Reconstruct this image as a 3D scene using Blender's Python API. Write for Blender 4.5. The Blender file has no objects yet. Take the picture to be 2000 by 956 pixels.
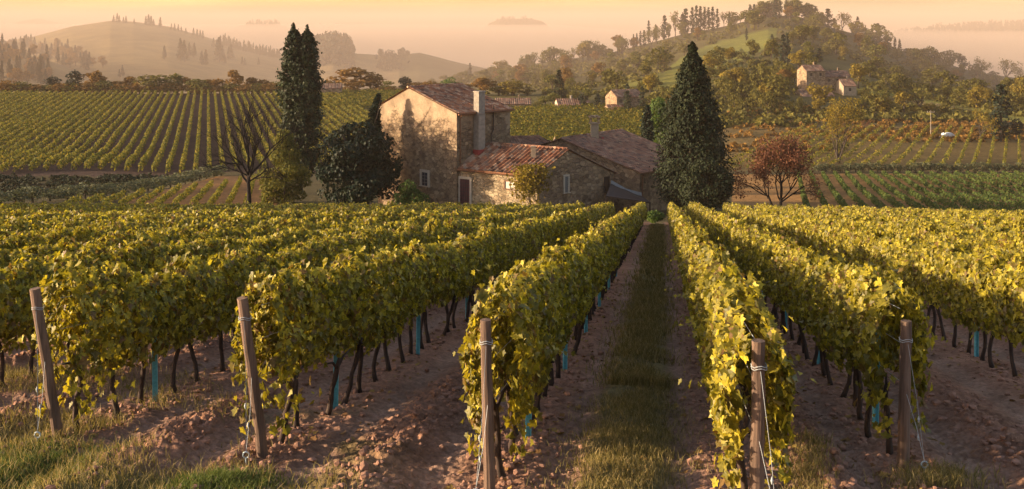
import bpy, math, random
import numpy as np
from mathutils import Vector

random.seed(7)
RNG = np.random.default_rng(11)
SC = bpy.context.scene
COL = SC.collection
R = math.radians

# ------------------------------------------------------------------ camera, sky, sun, exposure
F, HX, HY = 2100.0, 1000.0, 40.0            # focal length and horizon of the 2000 px wide photograph
cd = bpy.data.cameras.new('camera')
cd.sensor_fit = 'HORIZONTAL'; cd.sensor_width = 36.0
cd.lens = 36.0 * F / 2000.0
cd.shift_y = -(478.0 - HY) / 2000.0
cd.clip_start = 0.2; cd.clip_end = 30000
cam = bpy.data.objects.new('camera', cd); COL.objects.link(cam)
cam.location = (0, 0, 0); cam.rotation_euler = (R(90), 0, 0)
SC.camera = cam

SUN_AZ, SUN_EL = 266.0, 11.0                # clockwise from +Y
sdir = Vector((math.sin(R(SUN_AZ)) * math.cos(R(SUN_EL)), math.cos(R(SUN_AZ)) * math.cos(R(SUN_EL)), math.sin(R(SUN_EL))))
wld = bpy.data.worlds.new('World'); SC.world = wld; wld.use_nodes = True
wn = wld.node_tree.nodes; wl = wld.node_tree.links
sky = wn.new('ShaderNodeTexSky'); sky.sky_type = 'NISHITA'; sky.sun_disc = False
sky.sun_elevation = R(SUN_EL); sky.sun_rotation = R(SUN_AZ)
sky.dust_density = 1.5; sky.air_density = 1.0; sky.ozone_density = 0.3
tint = wn.new('ShaderNodeMix'); tint.data_type = 'RGBA'; tint.blend_type = 'MULTIPLY'
tint.inputs[0].default_value = 1.0
wtc = wn.new('ShaderNodeTexCoord'); wdot = wn.new('ShaderNodeVectorMath'); wdot.operation = 'DOT_PRODUCT'
_gaz = math.atan((640 - HX) / F)
wdot.inputs[1].default_value = (math.sin(_gaz), math.cos(_gaz), 0.02)
wl.new(wtc.outputs['Generated'], wdot.inputs[0])
wr = wn.new('ShaderNodeValToRGB'); wr.color_ramp.elements[0].position = 0.90; wr.color_ramp.elements[0].color = (0.78, 0.70, 0.72, 1)
wr.color_ramp.elements[1].position = 1.0; wr.color_ramp.elements[1].color = (1.0, 0.79, 0.63, 1)
wl.new(wdot.outputs['Value'], wr.inputs[0])
wmp = wn.new('ShaderNodeMapping'); wmp.inputs['Scale'].default_value = (5, 5, 60); wl.new(wtc.outputs['Generated'], wmp.inputs[0])
wno = wn.new('ShaderNodeTexNoise'); wno.inputs['Scale'].default_value = 1.0; wno.inputs['Detail'].default_value = 5; wl.new(wmp.outputs[0], wno.inputs['Vector'])
wcr = wn.new('ShaderNodeValToRGB'); wcr.color_ramp.elements[0].position = 0.35; wcr.color_ramp.elements[0].color = (0.80, 0.78, 0.78, 1)
wcr.color_ramp.elements[1].position = 0.68; wcr.color_ramp.elements[1].color = (1.2, 1.18, 1.16, 1); wl.new(wno.outputs['Fac'], wcr.inputs[0])
wcm = wn.new('ShaderNodeMix'); wcm.data_type = 'RGBA'; wcm.blend_type = 'MULTIPLY'; wcm.inputs[0].default_value = 1.0
wl.new(wr.outputs[0], wcm.inputs[6]); wl.new(wcr.outputs[0], wcm.inputs[7]); wl.new(wcm.outputs[2], tint.inputs[7])
wl.new(sky.outputs[0], tint.inputs[6])
bg = wn['Background']; bg.inputs['Strength'].default_value = 0.15
wl.new(tint.outputs[2], bg.inputs['Color'])

sl = bpy.data.lights.new('sun', 'SUN'); sl.energy = 3.8; sl.angle = R(0.6); sl.color = (1.0, 0.77, 0.52)
so = bpy.data.objects.new('sun', sl); COL.objects.link(so)
so.rotation_euler = (-sdir).to_track_quat('-Z', 'Y').to_euler(); so.location = sdir * 300

SC.view_settings.view_transform = 'Standard'; SC.view_settings.look = 'None'
SC.view_settings.exposure = 1.75; SC.view_settings.gamma = 1.0; SC.view_settings.use_curve_mapping = False
SC.render.engine = 'CYCLES'
cy = SC.cycles
cy.use_denoising = True
cy.max_bounces = 5; cy.diffuse_bounces = 3; cy.glossy_bounces = 2; cy.transmission_bounces = 3
cy.transparent_max_bounces = 6; cy.volume_bounces = 0
cy.sample_clamp_indirect = 4.0
SC.render.use_persistent_data = False

HAZE_DENSITY = 0.00013
HAZE_COLOR = (0.74, 0.575, 0.45)

# ------------------------------------------------------------------ noise and terrain
def _hash(ix, iy, seed):
    n = (ix.astype(np.int64) * 374761393 + iy.astype(np.int64) * 668265263 + seed * 974634777) & 0x7fffffff
    n = ((n ^ (n >> 13)) * 1274126177) & 0x7fffffff
    n = n ^ (n >> 16)
    return (n & 0xffff) / 65535.0

def vnoise(x, y, seed=0):
    x = np.asarray(x, float); y = np.asarray(y, float)
    ix = np.floor(x); iy = np.floor(y); fx = x - ix; fy = y - iy
    fx = fx * fx * (3 - 2 * fx); fy = fy * fy * (3 - 2 * fy)
    a = _hash(ix, iy, seed); b = _hash(ix + 1, iy, seed); c = _hash(ix, iy + 1, seed); d = _hash(ix + 1, iy + 1, seed)
    return (a * (1 - fx) + b * fx) * (1 - fy) + (c * (1 - fx) + d * fx) * fy

def fbm(x, y, seed=0, octs=4):
    s = 0.0; a = 0.5; t = 0.0
    for i in range(octs):
        s = s + a * vnoise(x * 2 ** i, y * 2 ** i, seed + i * 17); t += a; a *= 0.5
    return s / t

def sstep(a, b, x):
    t = np.clip((x - a) / (b - a), 0, 1); return t * t * (3 - 2 * t)

ROWDIR = 293.0 / F                          # the rows of the near vineyard run towards this bearing
def tab(*p): return np.array(p, float).T
_zy = np.arange(0, 9000.0, 1.0)
_zk = tab((0, -2.8), (96, -18.11), (115, -20.7), (130, -22.3), (150, -24.3), (170, -26.1), (200, -28.5), (235, -30),
          (440, -30), (520, -36), (900, -62), (1500, -95), (2500, -112), (9000, -118))
_zv = np.interp(_zy, _zk[0], _zk[1])
_k = np.hanning(25); _k /= _k.sum()
_zs = np.convolve(np.pad(_zv, 12, 'edge'), _k, 'valid')
_zv = np.where(_zy < 80, _zv, _zs)

RIDGES = [  # crest line (picture column, crest row), crest distance, start, end, power
    (tab((-900, 66), (-200, 74), (0, 82), (60, 72), (140, 52), (215, 41), (260, 43), (330, 54), (440, 87), (545, 113), (640, 150), (760, 190)), 1100, 540, 1900, 1.0),
    (tab((-900, 80), (-200, 96), (0, 100), (60, 108), (110, 122), (170, 150), (230, 172), (330, 200)), 760, 520, 1050, 1.0),
    (tab((700, 215), (800, 183), (860, 168), (930, 150), (1060, 126), (1150, 112), (1200, 103), (1250, 90), (1330, 68), (1420, 50),
         (1470, 38), (1500, 30), (1550, 30), (1600, 46), (1650, 62), (1700, 72), (1760, 100), (1830, 122), (1900, 146), (2000, 165), (2300, 180), (3500, 190)), 700, 300, 1150, 1.25),
    (tab((480, 170), (560, 130), (610, 102), (650, 94), (690, 108), (760, 113), (820, 106), (900, 122), (1000, 140), (1100, 165)), 1000, 800, 1250, 1.0),
    (tab((1500, 120), (1650, 80), (1750, 66), (1850, 58), (1900, 53), (2000, 50), (2300, 46), (3000, 50)), 1750, 1400, 2300, 1.0),
    (tab((380, 90), (460, 52), (490, 45), (540, 45), (570, 51), (640, 90)), 1750, 1600, 1950, 1.0),
    (tab((900, 95), (955, 46), (975, 37), (1035, 36), (1060, 42), (1120, 90)), 1800, 1650, 2000, 1.0),
    (tab((-500, 80), (-60, 60), (0, 55), (40, 42), (75, 36), (110, 44), (150, 56), (240, 90)), 2600, 2200, 3200, 1.0),
    (tab((500, 70), (620, 48), (690, 42), (740, 50), (830, 66), (900, 60), (960, 74)), 3200, 2700, 3800, 1.0),
    (tab((1500, 50), (1640, 30), (1720, 24), (1790, 30), (1900, 27), (2100, 22), (2600, 30)), 4200, 3500, 5200, 1.0),
    (tab((-600, 40), (200, 36), (700, 44), (1000, 36), (1200, 30), (1400, 38), (2400, 36)), 6000, 5000, 7600, 1.0),
]
def ridge(x, Y, base, spec):
    t, yc, y0, y1, p = spec
    u = HX + F * x / np.maximum(Y, 1.0)
    zc = (HY - np.interp(u, t[0], t[1])) / F * yc
    w = np.where(Y < yc, sstep(0, 1, ((Y - y0) / (yc - y0)).clip(0, 1)) * 0.5 + 0.5 * ((Y - y0) / (yc - y0)).clip(0, 1) ** p,
                 1 - sstep(yc, y1, Y) ** 1)
    return base + np.maximum(zc - base, 0) * w, w

def near_detail(x, y):
    """Ploughed soil, wheel ruts and clods of the near vineyard."""
    lat = x - ROWDIR * y
    f = 1 - sstep(24, 45, y)
    n1 = fbm(x * 2.2, y * 2.2, 3, 3) - 0.5
    n2 = fbm(x * 9, y * 9, 5, 3) - 0.5
    d = 0.10 * n1
    for k in range(len(LANES)):
        c, hw = LANES[k]
        q = np.abs(lat - c)
        rut = np.exp(-((q - hw * 0.50) / 0.20) ** 2)
        mid = np.exp(-(q / 0.30) ** 2)
        d = d - 0.065 * rut * (1 - 0.35 * np.clip(np.sin(y * 26 + 4 * np.sin(lat * 5)), 0, 1))
        if k != GRASS_LANE:
            d = d + mid * (0.05 + 0.16 * np.maximum(n2, -0.1))
        else:
            d = d + mid * 0.02
    d = d + 0.03 * (fbm(x * 26, y * 26, 15, 2) - .5) * (1 - sstep(11, 17, y))
    d = d + 0.085 * n2 * (0.5 + 0.5 * vnoise(x * 0.6, y * 0.6, 9))
    return d * f

# lateral offsets of the near rows
ROWS_L = [-1.58, -4.25, -6.80] + [-9.40 - 2.6 * i for i in range(18)]
ROWS_R = [0.76, 2.47, 5.35] + [8.0 + 2.6 * i for i in range(9)]
_all = sorted(ROWS_L + ROWS_R)
LANES = []
for a_, b_ in zip(_all[:-1], _all[1:]):
    if -13 < a_ < 11: LANES.append(((a_ + b_) / 2, (b_ - a_) / 2))
GRASS_LANE = [i for i, l in enumerate(LANES) if abs(l[0] + 0.41) < 0.3][0]

def H(x, y, detail=True):
    x = np.asarray(x, float); y = np.asarray(y, float)
    Y = np.maximum(y, 0.0)
    z = np.interp(Y, _zy, _zv)
    z = np.where(y < 0, -2.8 - 0.1595 * y, z)
    lat = x - ROWDIR * Y
    z = z - 0.03 * np.log1p(np.exp(np.clip((lat - 8) / 3, -20, 20))) * 3 * (1 - sstep(100, 190, Y))
    # gully left of the small vineyard
    z = z - 3.0 * sstep(-50, -64, x) * np.exp(-((Y - 172) / 22) ** 2)
    z = z + 0.9 * (fbm(x * 0.02, Y * 0.02, 21, 2) - 0.5) * sstep(100, 170, Y) * 1.2
    far = Y > 250
    if np.any(far):
        zb = z.copy()
        for s in RIDGES:
            zr, w = ridge(x, Y, zb, s)
            z = np.maximum(z, zr)
        amp = sstep(500, 1200, Y)
        z = z + amp * 9 * (fbm(x * 0.006, Y * 0.006, 31, 3) - 0.5) * (1 - sstep(2500, 4000, Y) * 0.5)
    if detail:
        z = z + near_detail(x, y)
    return z

def h1(x, y, detail=False): return float(H(np.array([x]), np.array([y]), detail)[0])
def X(px, Y): return (px - HX) / F * Y
def Z(py, Y): return (HY - py) / F * Y
def G(px, Y): x = X(px, Y); return Vector((x, Y, h1(x, Y)))

# ------------------------------------------------------------------ mesh helpers
def raw_mesh(name, V, faces, mats=(), mi=None, smooth=False):
    """faces: list of (n,k) int arrays."""
    me = bpy.data.meshes.new(name)
    V = np.asarray(V, np.float32)
    me.vertices.add(len(V)); me.vertices.foreach_set('co', V.ravel())
    faces = [np.asarray(f, np.int32) for f in faces if len(f)]
    idx = np.concatenate([f.ravel() for f in faces])
    cnt = np.concatenate([np.full(len(f), f.shape[1], np.int32) for f in faces])
    st = np.concatenate([[0], np.cumsum(cnt)[:-1]]).astype(np.int32)
    me.loops.add(len(idx)); me.loops.foreach_set('vertex_index', idx)
    me.polygons.add(len(cnt)); me.polygons.foreach_set('loop_start', st); me.polygons.foreach_set('loop_total', cnt)
    if mi is not None: me.polygons.foreach_set('material_index', np.asarray(mi, np.int32))
    me.polygons.foreach_set('use_smooth', np.full(len(cnt), smooth, bool))
    for m in mats: me.materials.append(m)
    me.update(calc_edges=True)
    return me

def link(name, me, parent=None):
    o = bpy.data.objects.new(name, me); COL.objects.link(o)
    if parent is not None: o.parent = parent
    return o

def tag(o, label=None, cat=None, group=None, kind=None):
    if label: o['label'] = label
    if cat: o['category'] = cat
    if group: o['group'] = group
    if kind: o['kind'] = kind
    return o

def thing(name, loc, label, cat, group=None, rz=0):
    o = bpy.data.objects.new(name, None); COL.objects.link(o)
    o.location = loc; o.rotation_euler = (0, 0, rz); o.empty_display_size = 0.3
    return tag(o, label, cat, group)

def copy_tree(o, parent=None):
    c = o.copy(); COL.objects.link(c)
    if parent is not None: c.parent = parent
    for ch in list(o.children): copy_tree(ch, c)
    return c

class MB:
    """Collects shapes; build() links them as ONE mesh object."""
    def __init__(s): s.V = []; s.F = {}; s.n = 0
    def add(s, V, F):
        V = np.asarray(V, float).reshape(-1, 3)
        for f in F:
            s.F.setdefault(len(f), []).append([i + s.n for i in f])
        s.V.append(V); s.n += len(V)
    def addn(s, V, Farr):
        V = np.asarray(V, float)
        s.F.setdefault(Farr.shape[1], []).extend((Farr + s.n).tolist())
        s.V.append(V); s.n += len(V)
    def box(s, c, d, ax=None):
        """centre, full sizes, axes (3 unit vectors)"""
        c = np.array(c, float); d = np.array(d, float) / 2
        A = np.eye(3) if ax is None else np.array([list(a) for a in ax], float)
        P = []
        for i in (-1, 1):
            for j in (-1, 1):
                for k in (-1, 1):
                    P.append(c + A[0] * d[0] * i + A[1] * d[1] * j + A[2] * d[2] * k)
        s.add(P, [(0, 1, 3, 2), (4, 6, 7, 5), (0, 4, 5, 1), (2, 3, 7, 6), (0, 2, 6, 4), (1, 5, 7, 3)])
    def tube(s, pts, rad, n=6, cap=True):
        pts = [np.array(p, float) for p in pts]
        if np.isscalar(rad): rad = [rad] * len(pts)
        V = []; F = []
        up = np.array([0.13, 0.31, 1.0])
        for i, p in enumerate(pts):
            t = pts[min(i + 1, len(pts) - 1)] - pts[max(i - 1, 0)]
            t = t / (np.linalg.norm(t) + 1e-9)
            a = np.cross(t, up)
            if np.linalg.norm(a) < 0.1: a = np.cross(t, [1, 0, 0])
            a /= np.linalg.norm(a); b = np.cross(t, a)
            for k in range(n):
                w = 2 * math.pi * k / n
                V.append(p + rad[i] * (math.cos(w) * a + math.sin(w) * b))
        for i in range(len(pts) - 1):
            for k in range(n):
                F.append((i * n + k, i * n + (k + 1) % n, (i + 1) * n + (k + 1) % n, (i + 1) * n + k))
        if cap:
            F.append(tuple(range(n - 1, -1, -1))); F.append(tuple((len(pts) - 1) * n + k for k in range(n)))
        s.add(V, F)
    def mesh(s, name, mat, smooth=False):
        return raw_mesh(name, np.concatenate(s.V), [np.array(f) for f in s.F.values()], [mat], None, smooth)
    def build(s, name, mat, parent=None, smooth=False):
        return link(name, s.mesh(name, mat, smooth), parent)

def unit(v): return v / (np.linalg.norm(v, axis=-1, keepdims=True) + 1e-9)

LEAF_QUAD = (np.array([(0, 0, 0), (0.42, 0.5, 0.10), (0, 1, 0), (-0.42, 0.5, 0.10)], float) - [0, 0.5, 0], np.array([(0, 1, 2, 3)]))
_vl = [(0, 0.30), (0.10, 0.02), (0.38, 0.06), (0.33, 0.28), (0.56, 0.50), (0.30, 0.58), (0.22, 0.74), (0, 1.0),
       (-0.22, 0.74), (-0.30, 0.58), (-0.56, 0.50), (-0.33, 0.28), (-0.38, 0.06), (-0.10, 0.02)]
_v3 = [(a, b - 0.45, 0.30 * abs(a) - 0.22 * (b - 0.4) ** 2) for a, b in _vl]
LEAF_VINE = (np.array(_v3 + [(0, 0.0, -0.03)], float),
             np.array([(14, i, i + 1) for i in range(1, 13)] + [(14, 13, 0), (14, 0, 1)]))
_l6 = [(0, -0.4, 0), (0.42, -0.3, 0.12), (0.50, 0.1, 0.14), (0, 0.55, -0.05), (-0.50, 0.1, 0.14), (-0.42, -0.3, 0.12)]
LEAF_MID = (np.array(_l6, float), np.array([(0, 1, 2, 3), (0, 3, 4, 5)]))

def leaves(P, N, size, tmpl, tip=None, rng=RNG, jit=0.5):
    """Leaf blades at P with normals N; tip is the direction the blade hangs in."""
    n = len(P)
    N = unit(N + rng.normal(0, jit, (n, 3)))
    T = np.tile(np.array([[0, 0, -1.0]]), (n, 1)) if tip is None else tip
    T = T + rng.normal(0, 0.5, (n, 3))
    T = unit(T - (T * N).sum(1, keepdims=True) * N)
    B = np.cross(T, N)
    tv, tf = tmpl
    s = np.asarray(size).reshape(-1, 1, 1) if not np.isscalar(size) else size
    V = P[:, None, :] + s * (tv[None, :, 0:1] * B[:, None, :] + tv[None, :, 1:2] * T[:, None, :] + tv[None, :, 2:3] * N[:, None, :])
    k = len(tv)
    Fa = tf[None] + (np.arange(n) * k)[:, None, None]
    return V.reshape(-1, 3), Fa.reshape(-1, tf.shape[1])

def leaf_mesh(name, parts, mat, tone=None):
    V = []; Fs = []; n = 0
    for v, f in parts:
        V.append(v); Fs.append(f + n); n += len(v)
    return raw_mesh(name, np.concatenate(V), Fs, [mat])

# ------------------------------------------------------------------ materials
def mat(name):
    m = bpy.data.materials.new(name); m.use_nodes = True
    nt = m.node_tree; b = nt.nodes['Principled BSDF']
    b.inputs['Roughness'].default_value = 0.9
    b.inputs['Specular IOR Level'].default_value = 0.2
    return m, nt, b

def ramp(nt, stops):
    r = nt.nodes.new('ShaderNodeValToRGB')
    e = r.color_ramp.elements
    while len(e) > 1: e.remove(e[0])
    e[0].position = stops[0][0]; e[0].color = (*stops[0][1], 1)
    for p, c in stops[1:]:
        q = e.new(p); q.color = (*c, 1)
    return r

def noise(nt, scale, detail=4, rough=0.6, vec=None, out='Fac'):
    n = nt.nodes.new('ShaderNodeTexNoise'); n.inputs['Scale'].default_value = scale
    n.inputs['Detail'].default_value = detail; n.inputs['Roughness'].default_value = rough
    if vec is None:
        g = nt.nodes.new('ShaderNodeTexCoord'); vec = g.outputs['Object']
    nt.links.new(vec, n.inputs['Vector'])
    return n.outputs[out]

def bump(nt, b, h, strength=0.5, dist=0.05):
    n = nt.nodes.new('ShaderNodeBump'); n.inputs['Strength'].default_value = strength; n.inputs['Distance'].default_value = dist
    nt.links.new(h, n.inputs['Height']); nt.links.new(n.outputs[0], b.inputs['Normal'])

def mix(nt, fac, a, b, mode='MIX'):
    n = nt.nodes.new('ShaderNodeMix'); n.data_type = 'RGBA'; n.blend_type = mode
    for s, v in ((n.inputs[0], fac), (n.inputs[6], a), (n.inputs[7], b)):
        if isinstance(v, (int, float)): s.default_value = v
        elif isinstance(v, tuple): s.default_value = (*v, 1)
        else: nt.links.new(v, s)
    return n.outputs[2]

def leaf_mat(name, cols, trans=0.35, rough=0.6, spec=0.25, clump=None, tcol=1.25):
    """Foliage: every leaf (mesh island) its own tone, some light through the blade."""
    m, nt, b = mat(name)
    g = nt.nodes.new('ShaderNodeNewGeometry')
    r = ramp(nt, [(i / (len(cols) - 1), c) for i, c in enumerate(cols)])
    nt.links.new(g.outputs['Random Per Island'], r.inputs[0])
    col = r.outputs[0]
    if clump:
        nf = noise(nt, clump, 2)
        r2 = ramp(nt, [(0.3, (0.62, 0.66, 0.62)), (0.7, (1.25, 1.2, 1.0))]); nt.links.new(nf, r2.inputs[0])
        col = mix(nt, 1.0, col, r2.outputs[0], 'MULTIPLY')
    nt.links.new(col, b.inputs['Base Color'])
    b.inputs['Roughness'].default_value = rough; b.inputs['Specular IOR Level'].default_value = spec
    t = nt.nodes.new('ShaderNodeBsdfTranslucent')
    tc = mix(nt, 1.0, col, (tcol, tcol * 0.97, tcol * 0.6), 'MULTIPLY'); nt.links.new(tc, t.inputs[0])
    ms = nt.nodes.new('ShaderNodeMixShader'); ms.inputs[0].default_value = trans
    out = nt.nodes['Material Output']
    nt.links.new(b.outputs[0], ms.inputs[1]); nt.links.new(t.outputs[0], ms.inputs[2]); nt.links.new(ms.outputs[0], out.inputs[0])
    return m

def plain(name, col, var=0.25, scale=8, rough=0.85, bstr=0.3, bd=0.02, stretch=None, metal=0.0):
    m, nt, b = mat(name)
    vec = None
    if stretch:
        tc = nt.nodes.new('ShaderNodeTexCoord'); mp = nt.nodes.new('ShaderNodeMapping'); mp.inputs['Scale'].default_value = stretch
        nt.links.new(tc.outputs['Object'], mp.inputs[0]); vec = mp.outputs[0]
    nf = noise(nt, scale, 5, 0.65, vec)
    r = ramp(nt, [(0.25, tuple(c * (1 - var) for c in col)), (0.75, tuple(min(1, c * (1 + var)) for c in col))])
    nt.links.new(nf, r.inputs[0]); nt.links.new(r.outputs[0], b.inputs['Base Color'])
    b.inputs['Roughness'].default_value = rough; b.inputs['Metallic'].default_value = metal
    if bstr: bump(nt, b, nf, bstr, bd)
    return m

M = {}
M['vine'] = leaf_mat('vine_leaf', [(0.17, 0.095, 0.03), (0.12, 0.11, 0.016), (0.15, 0.135, 0.017), (0.20, 0.17, 0.019), (0.28, 0.23, 0.021), (0.36, 0.30, 0.024), (0.45, 0.37, 0.033)], 0.36, 0.5, 0.3, 28)
M['vine_far'] = leaf_mat('vine_leaf_field', [(0.045, 0.058, 0.012), (0.095, 0.10, 0.017), (0.16, 0.145, 0.02), (0.23, 0.165, 0.02)], 0.35, 0.7, 0.1)
M['vine_green'] = leaf_mat('vine_leaf_green', [(0.03, 0.055, 0.016), (0.06, 0.085, 0.02), (0.09, 0.11, 0.022)], 0.3, 0.7, 0.1)
M['bark'] = plain('vine_bark', (0.055, 0.038, 0.03), 0.5, 30, 0.95, 0.8, 0.02, (1, 1, 0.2))
M['dark_bark'] = plain('dark_bark', (0.018, 0.014, 0.012), 0.4, 12, 0.95, 0.4, 0.03, (1, 1, 0.25))
M['tree_bark'] = plain('tree_bark', (0.045, 0.035, 0.028), 0.4, 12, 0.95, 0.6, 0.03, (1, 1, 0.25))
M['post'] = plain('post_wood', (0.135, 0.088, 0.062), 0.75, 16, 0.85, 0.8, 0.015, (1, 1, 0.06))
M['stake'] = plain('stake_paint', (0.16, 0.46, 0.50), 0.3, 20, 0.6, 0.1)
M['string'] = plain('string', (0.34, 0.36, 0.36), 0.1, 20, 0.6, 0)
M['eye'] = plain('eye_metal', (0.35, 0.42, 0.45), 0.2, 20, 0.5, 0, metal=0.4)

# ------------------------------------------------------------------ ground
def ground_material():
    m, nt, b = mat('ground')
    at = nt.nodes.new('ShaderNodeAttribute'); at.attribute_name = 'land'
    tc = nt.nodes.new('ShaderNodeTexCoord'); P = tc.outputs['Object']
    n1 = noise(nt, 0.9, 6, 0.65, P); n2 = noise(nt, 11, 6, 0.7, P); n3 = noise(nt, 0.05, 5, 0.6, P)
    r1 = ramp(nt, [(0.3, (0.68, 0.66, 0.64)), (0.7, (1.28, 1.28, 1.3))]); nt.links.new(n1, r1.inputs[0])
    r2 = ramp(nt, [(0.3, (0.6, 0.58, 0.56)), (0.72, (1.4, 1.38, 1.36))]); nt.links.new(n2, r2.inputs[0])
    r3 = ramp(nt, [(0.35, (0.78, 0.8, 0.8)), (0.65, (1.2, 1.18, 1.1))]); nt.links.new(n3, r3.inputs[0])
    c = mix(nt, 1.0, at.outputs['Color'], r1.outputs[0], 'MULTIPLY')
    c = mix(nt, 1.0, c, r2.outputs[0], 'MULTIPLY'); c = mix(nt, 1.0, c, r3.outputs[0], 'MULTIPLY')
    nt.links.new(c, b.inputs['Base Color'])
    b.inputs['Roughness'].default_value = 1.0; b.inputs['Specular IOR Level'].default_value = 0.05
    v = nt.nodes.new('ShaderNodeTexVoronoi'); v.inputs['Scale'].default_value = 14; nt.links.new(P, v.inputs['Vector'])
    ad = nt.nodes.new('ShaderNodeMath'); ad.operation = 'ADD'
    nt.links.new(n2, ad.inputs[0]); nt.links.new(v.outputs['Distance'], ad.inputs[1])
    bump(nt, b, ad.outputs[0], 0.7, 0.05)
    return m
M['ground'] = ground_material()

def inpoly(x, y, poly):
    r = np.zeros(np.shape(x), bool); n = len(poly)
    for i in range(n):
        x0, y0 = poly[i]; x1, y1 = poly[(i + 1) % n]
        c = ((y0 > y) != (y1 > y)) & (x < (x1 - x0) * (y - y0) / (y1 - y0 + 1e-12) + x0)
        r ^= c
    return r

FIELD_LEFT = dict(dir=(405 - HX) / F, y0=203, y1=432)
FIELD_RIGHT = dict(dir=(1531 - HX) / F, y0=100, y1=198)

def land_color(x, y):
    Y = np.maximum(y, 0.1)
    u = HX + F * x / np.maximum(Y, 1)
    lat = x - ROWDIR * Y
    def C(*c): return np.array(c)[None, :]
    n = fbm(x * 0.35, y * 0.35, 41, 4)[:, None]; nb = fbm(x * 0.012, y * 0.012, 43, 4)[:, None]; nh = fbm(x * 3.0, y * 3.0, 47, 3)[:, None]
    col = C(0.285, 0.158, 0.105) * (0.66 + 0.68 * n)
    def over(c, m):
        nonlocal col
        m = np.clip(np.asarray(m, float), 0, 1).reshape(-1, 1); col = col * (1 - m) + c * m
    # wheel tracks paler, grass down the middle of the lane
    for k, (c, hw) in enumerate(LANES):
        q = np.abs(lat - c)
        over(C(0.32, 0.215, 0.16), np.exp(-((q - hw * 0.5) / 0.22) ** 2) * 0.7)
    c, hw = LANES[GRASS_LANE]
    q = np.abs(lat - c - 0.05)
    over(C(0.20, 0.165, 0.075), sstep(0.58, 0.30, q + 0.25 * (nh[:, 0] - 0.5)))
    # headland in front of the rows: dry grass and pale soil
    hl = sstep(11.6, 9.0, y - 0.0 * x + 0.14 * (x + 4)) * sstep(0.5, -2.5, x)
    over(C(0.42, 0.32, 0.24), hl * 0.7)
    over(C(0.19, 0.155, 0.06), sstep(0.47, 0.6, fbm(x * 0.7, y * 0.7, 55, 3)) * sstep(-0.8, -2.4, x) * sstep(15, 11.5, y))
    # beyond the near vineyard
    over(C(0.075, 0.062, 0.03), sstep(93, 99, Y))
    fl = FIELD_LEFT
    over(C(0.060, 0.040, 0.032) * (0.8 + 0.4 * n), ((Y > fl['y0'] - 4) & (Y < fl['y1'] + 4) & (u < 1300)))
    over(C(0.10, 0.085, 0.03) * (0.8 + 0.4 * n), ((Y > 250) & (Y < 440) & (u > 700) & (u < 1300)))
    fr = FIELD_RIGHT
    over(C(0.26, 0.145, 0.055), ((Y > 98) & (Y < 199) & (u > 1430)))
    over(C(0.24, 0.13, 0.055), ((Y > 120) & (Y < 190) & (u > 235 + (Y - 130) * 3.2) & (u < 540)))
    over(C(0.15, 0.105, 0.04) * (0.7 + 0.6 * n), ((Y > 207) & (Y < 305) & (u > 1400)))
    far = Y > 440
    over(C(0.20, 0.145, 0.062) * (0.75 + 0.5 * nb), sstep(440, 470, Y) * (u < 900))
    # wooded castle hill
    cas = sstep(300, 320, Y) * (u > 780) * (Y < 1200)
    over(C(0.085, 0.075, 0.028) * (0.6 + 0.8 * nb), cas)
    py = HY - F * H(x, y, False) / Y
    over(C(0.135, 0.14, 0.032), (Y < 720) & inpoly(u, py, [(1270, 165), (1330, 112), (1400, 82), (1520, 52), (1512, 86), (1400, 148), (1300, 185)]))
    over(C(0.17, 0.16, 0.035), (Y < 560) & inpoly(u, py, [(1660, 168), (1800, 190), (2100, 236), (2100, 262), (1900, 226), (1700, 196)]))
    over(C(0.15, 0.145, 0.035), (Y < 620) & inpoly(u, py, [(1190, 165), (1290, 142), (1420, 160), (1300, 178)]))
    over(C(0.11, 0.095, 0.05) * (0.6 + 0.8 * nb), sstep(1200, 1350, Y))
    return col, u, py

def build_ground():
    th = np.concatenate([np.linspace(-180, -34, 60, endpoint=False), np.linspace(-34, 34, 780, endpoint=False), np.linspace(34, 180, 60)])
    rr = np.concatenate([[0.0, 2.0, 4.0, 6.0], np.arange(7.0, 16.0, 0.035), np.geomspace(16.0, 9000, 470)])
    T, Rr = np.meshgrid(R(1) * th, rr)
    x = (Rr * np.sin(T)).ravel(); y = (Rr * np.cos(T)).ravel()
    z = H(x, y)
    col, u, py = land_color(x, y)
    nt_, nr = len(th), len(rr)
    i = np.arange(nr - 1)[:, None] * nt_ + np.arange(nt_ - 1)[None, :]
    q = np.stack([i, i + nt_, i + nt_ + 1, i + 1], -1).reshape(-1, 4)
    V = np.stack([x, y, z], 1)
    zb = np.interp(np.maximum(y, 0), _zy, _zv)
    fc = q[:, 0]
    fy, fu, fz = y[fc], u[fc], z[fc] - zb[fc]
    cls = np.zeros(len(q), int)
    cls[(fy > 540) & (fz > 2) & (fy < 1700) & (fu < 780)] = 1
    cls[(fy > 300) & (fz > 2) & (fy < 1150) & (fu > 720)] = 2
    cls[(fy > 1150) & (fz > 6) & (cls == 0)] = 3
    for c, name in enumerate(('ground', 'meadow_hill', 'wooded_hill', 'distant_hills')):
        qs = q[cls == c]
        ids, inv = np.unique(qs.ravel(), return_inverse=True)
        me = raw_mesh(name, V[ids], [inv.reshape(-1, 4)], [M['ground']], None, True)
        a = me.attributes.new('land', 'FLOAT_COLOR', 'POINT')
        a.data.foreach_set('color', np.concatenate([col[ids], np.ones((len(ids), 1))], 1).astype(np.float32).ravel())
        tag(link(name, me), kind='structure')
build_ground()
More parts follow.
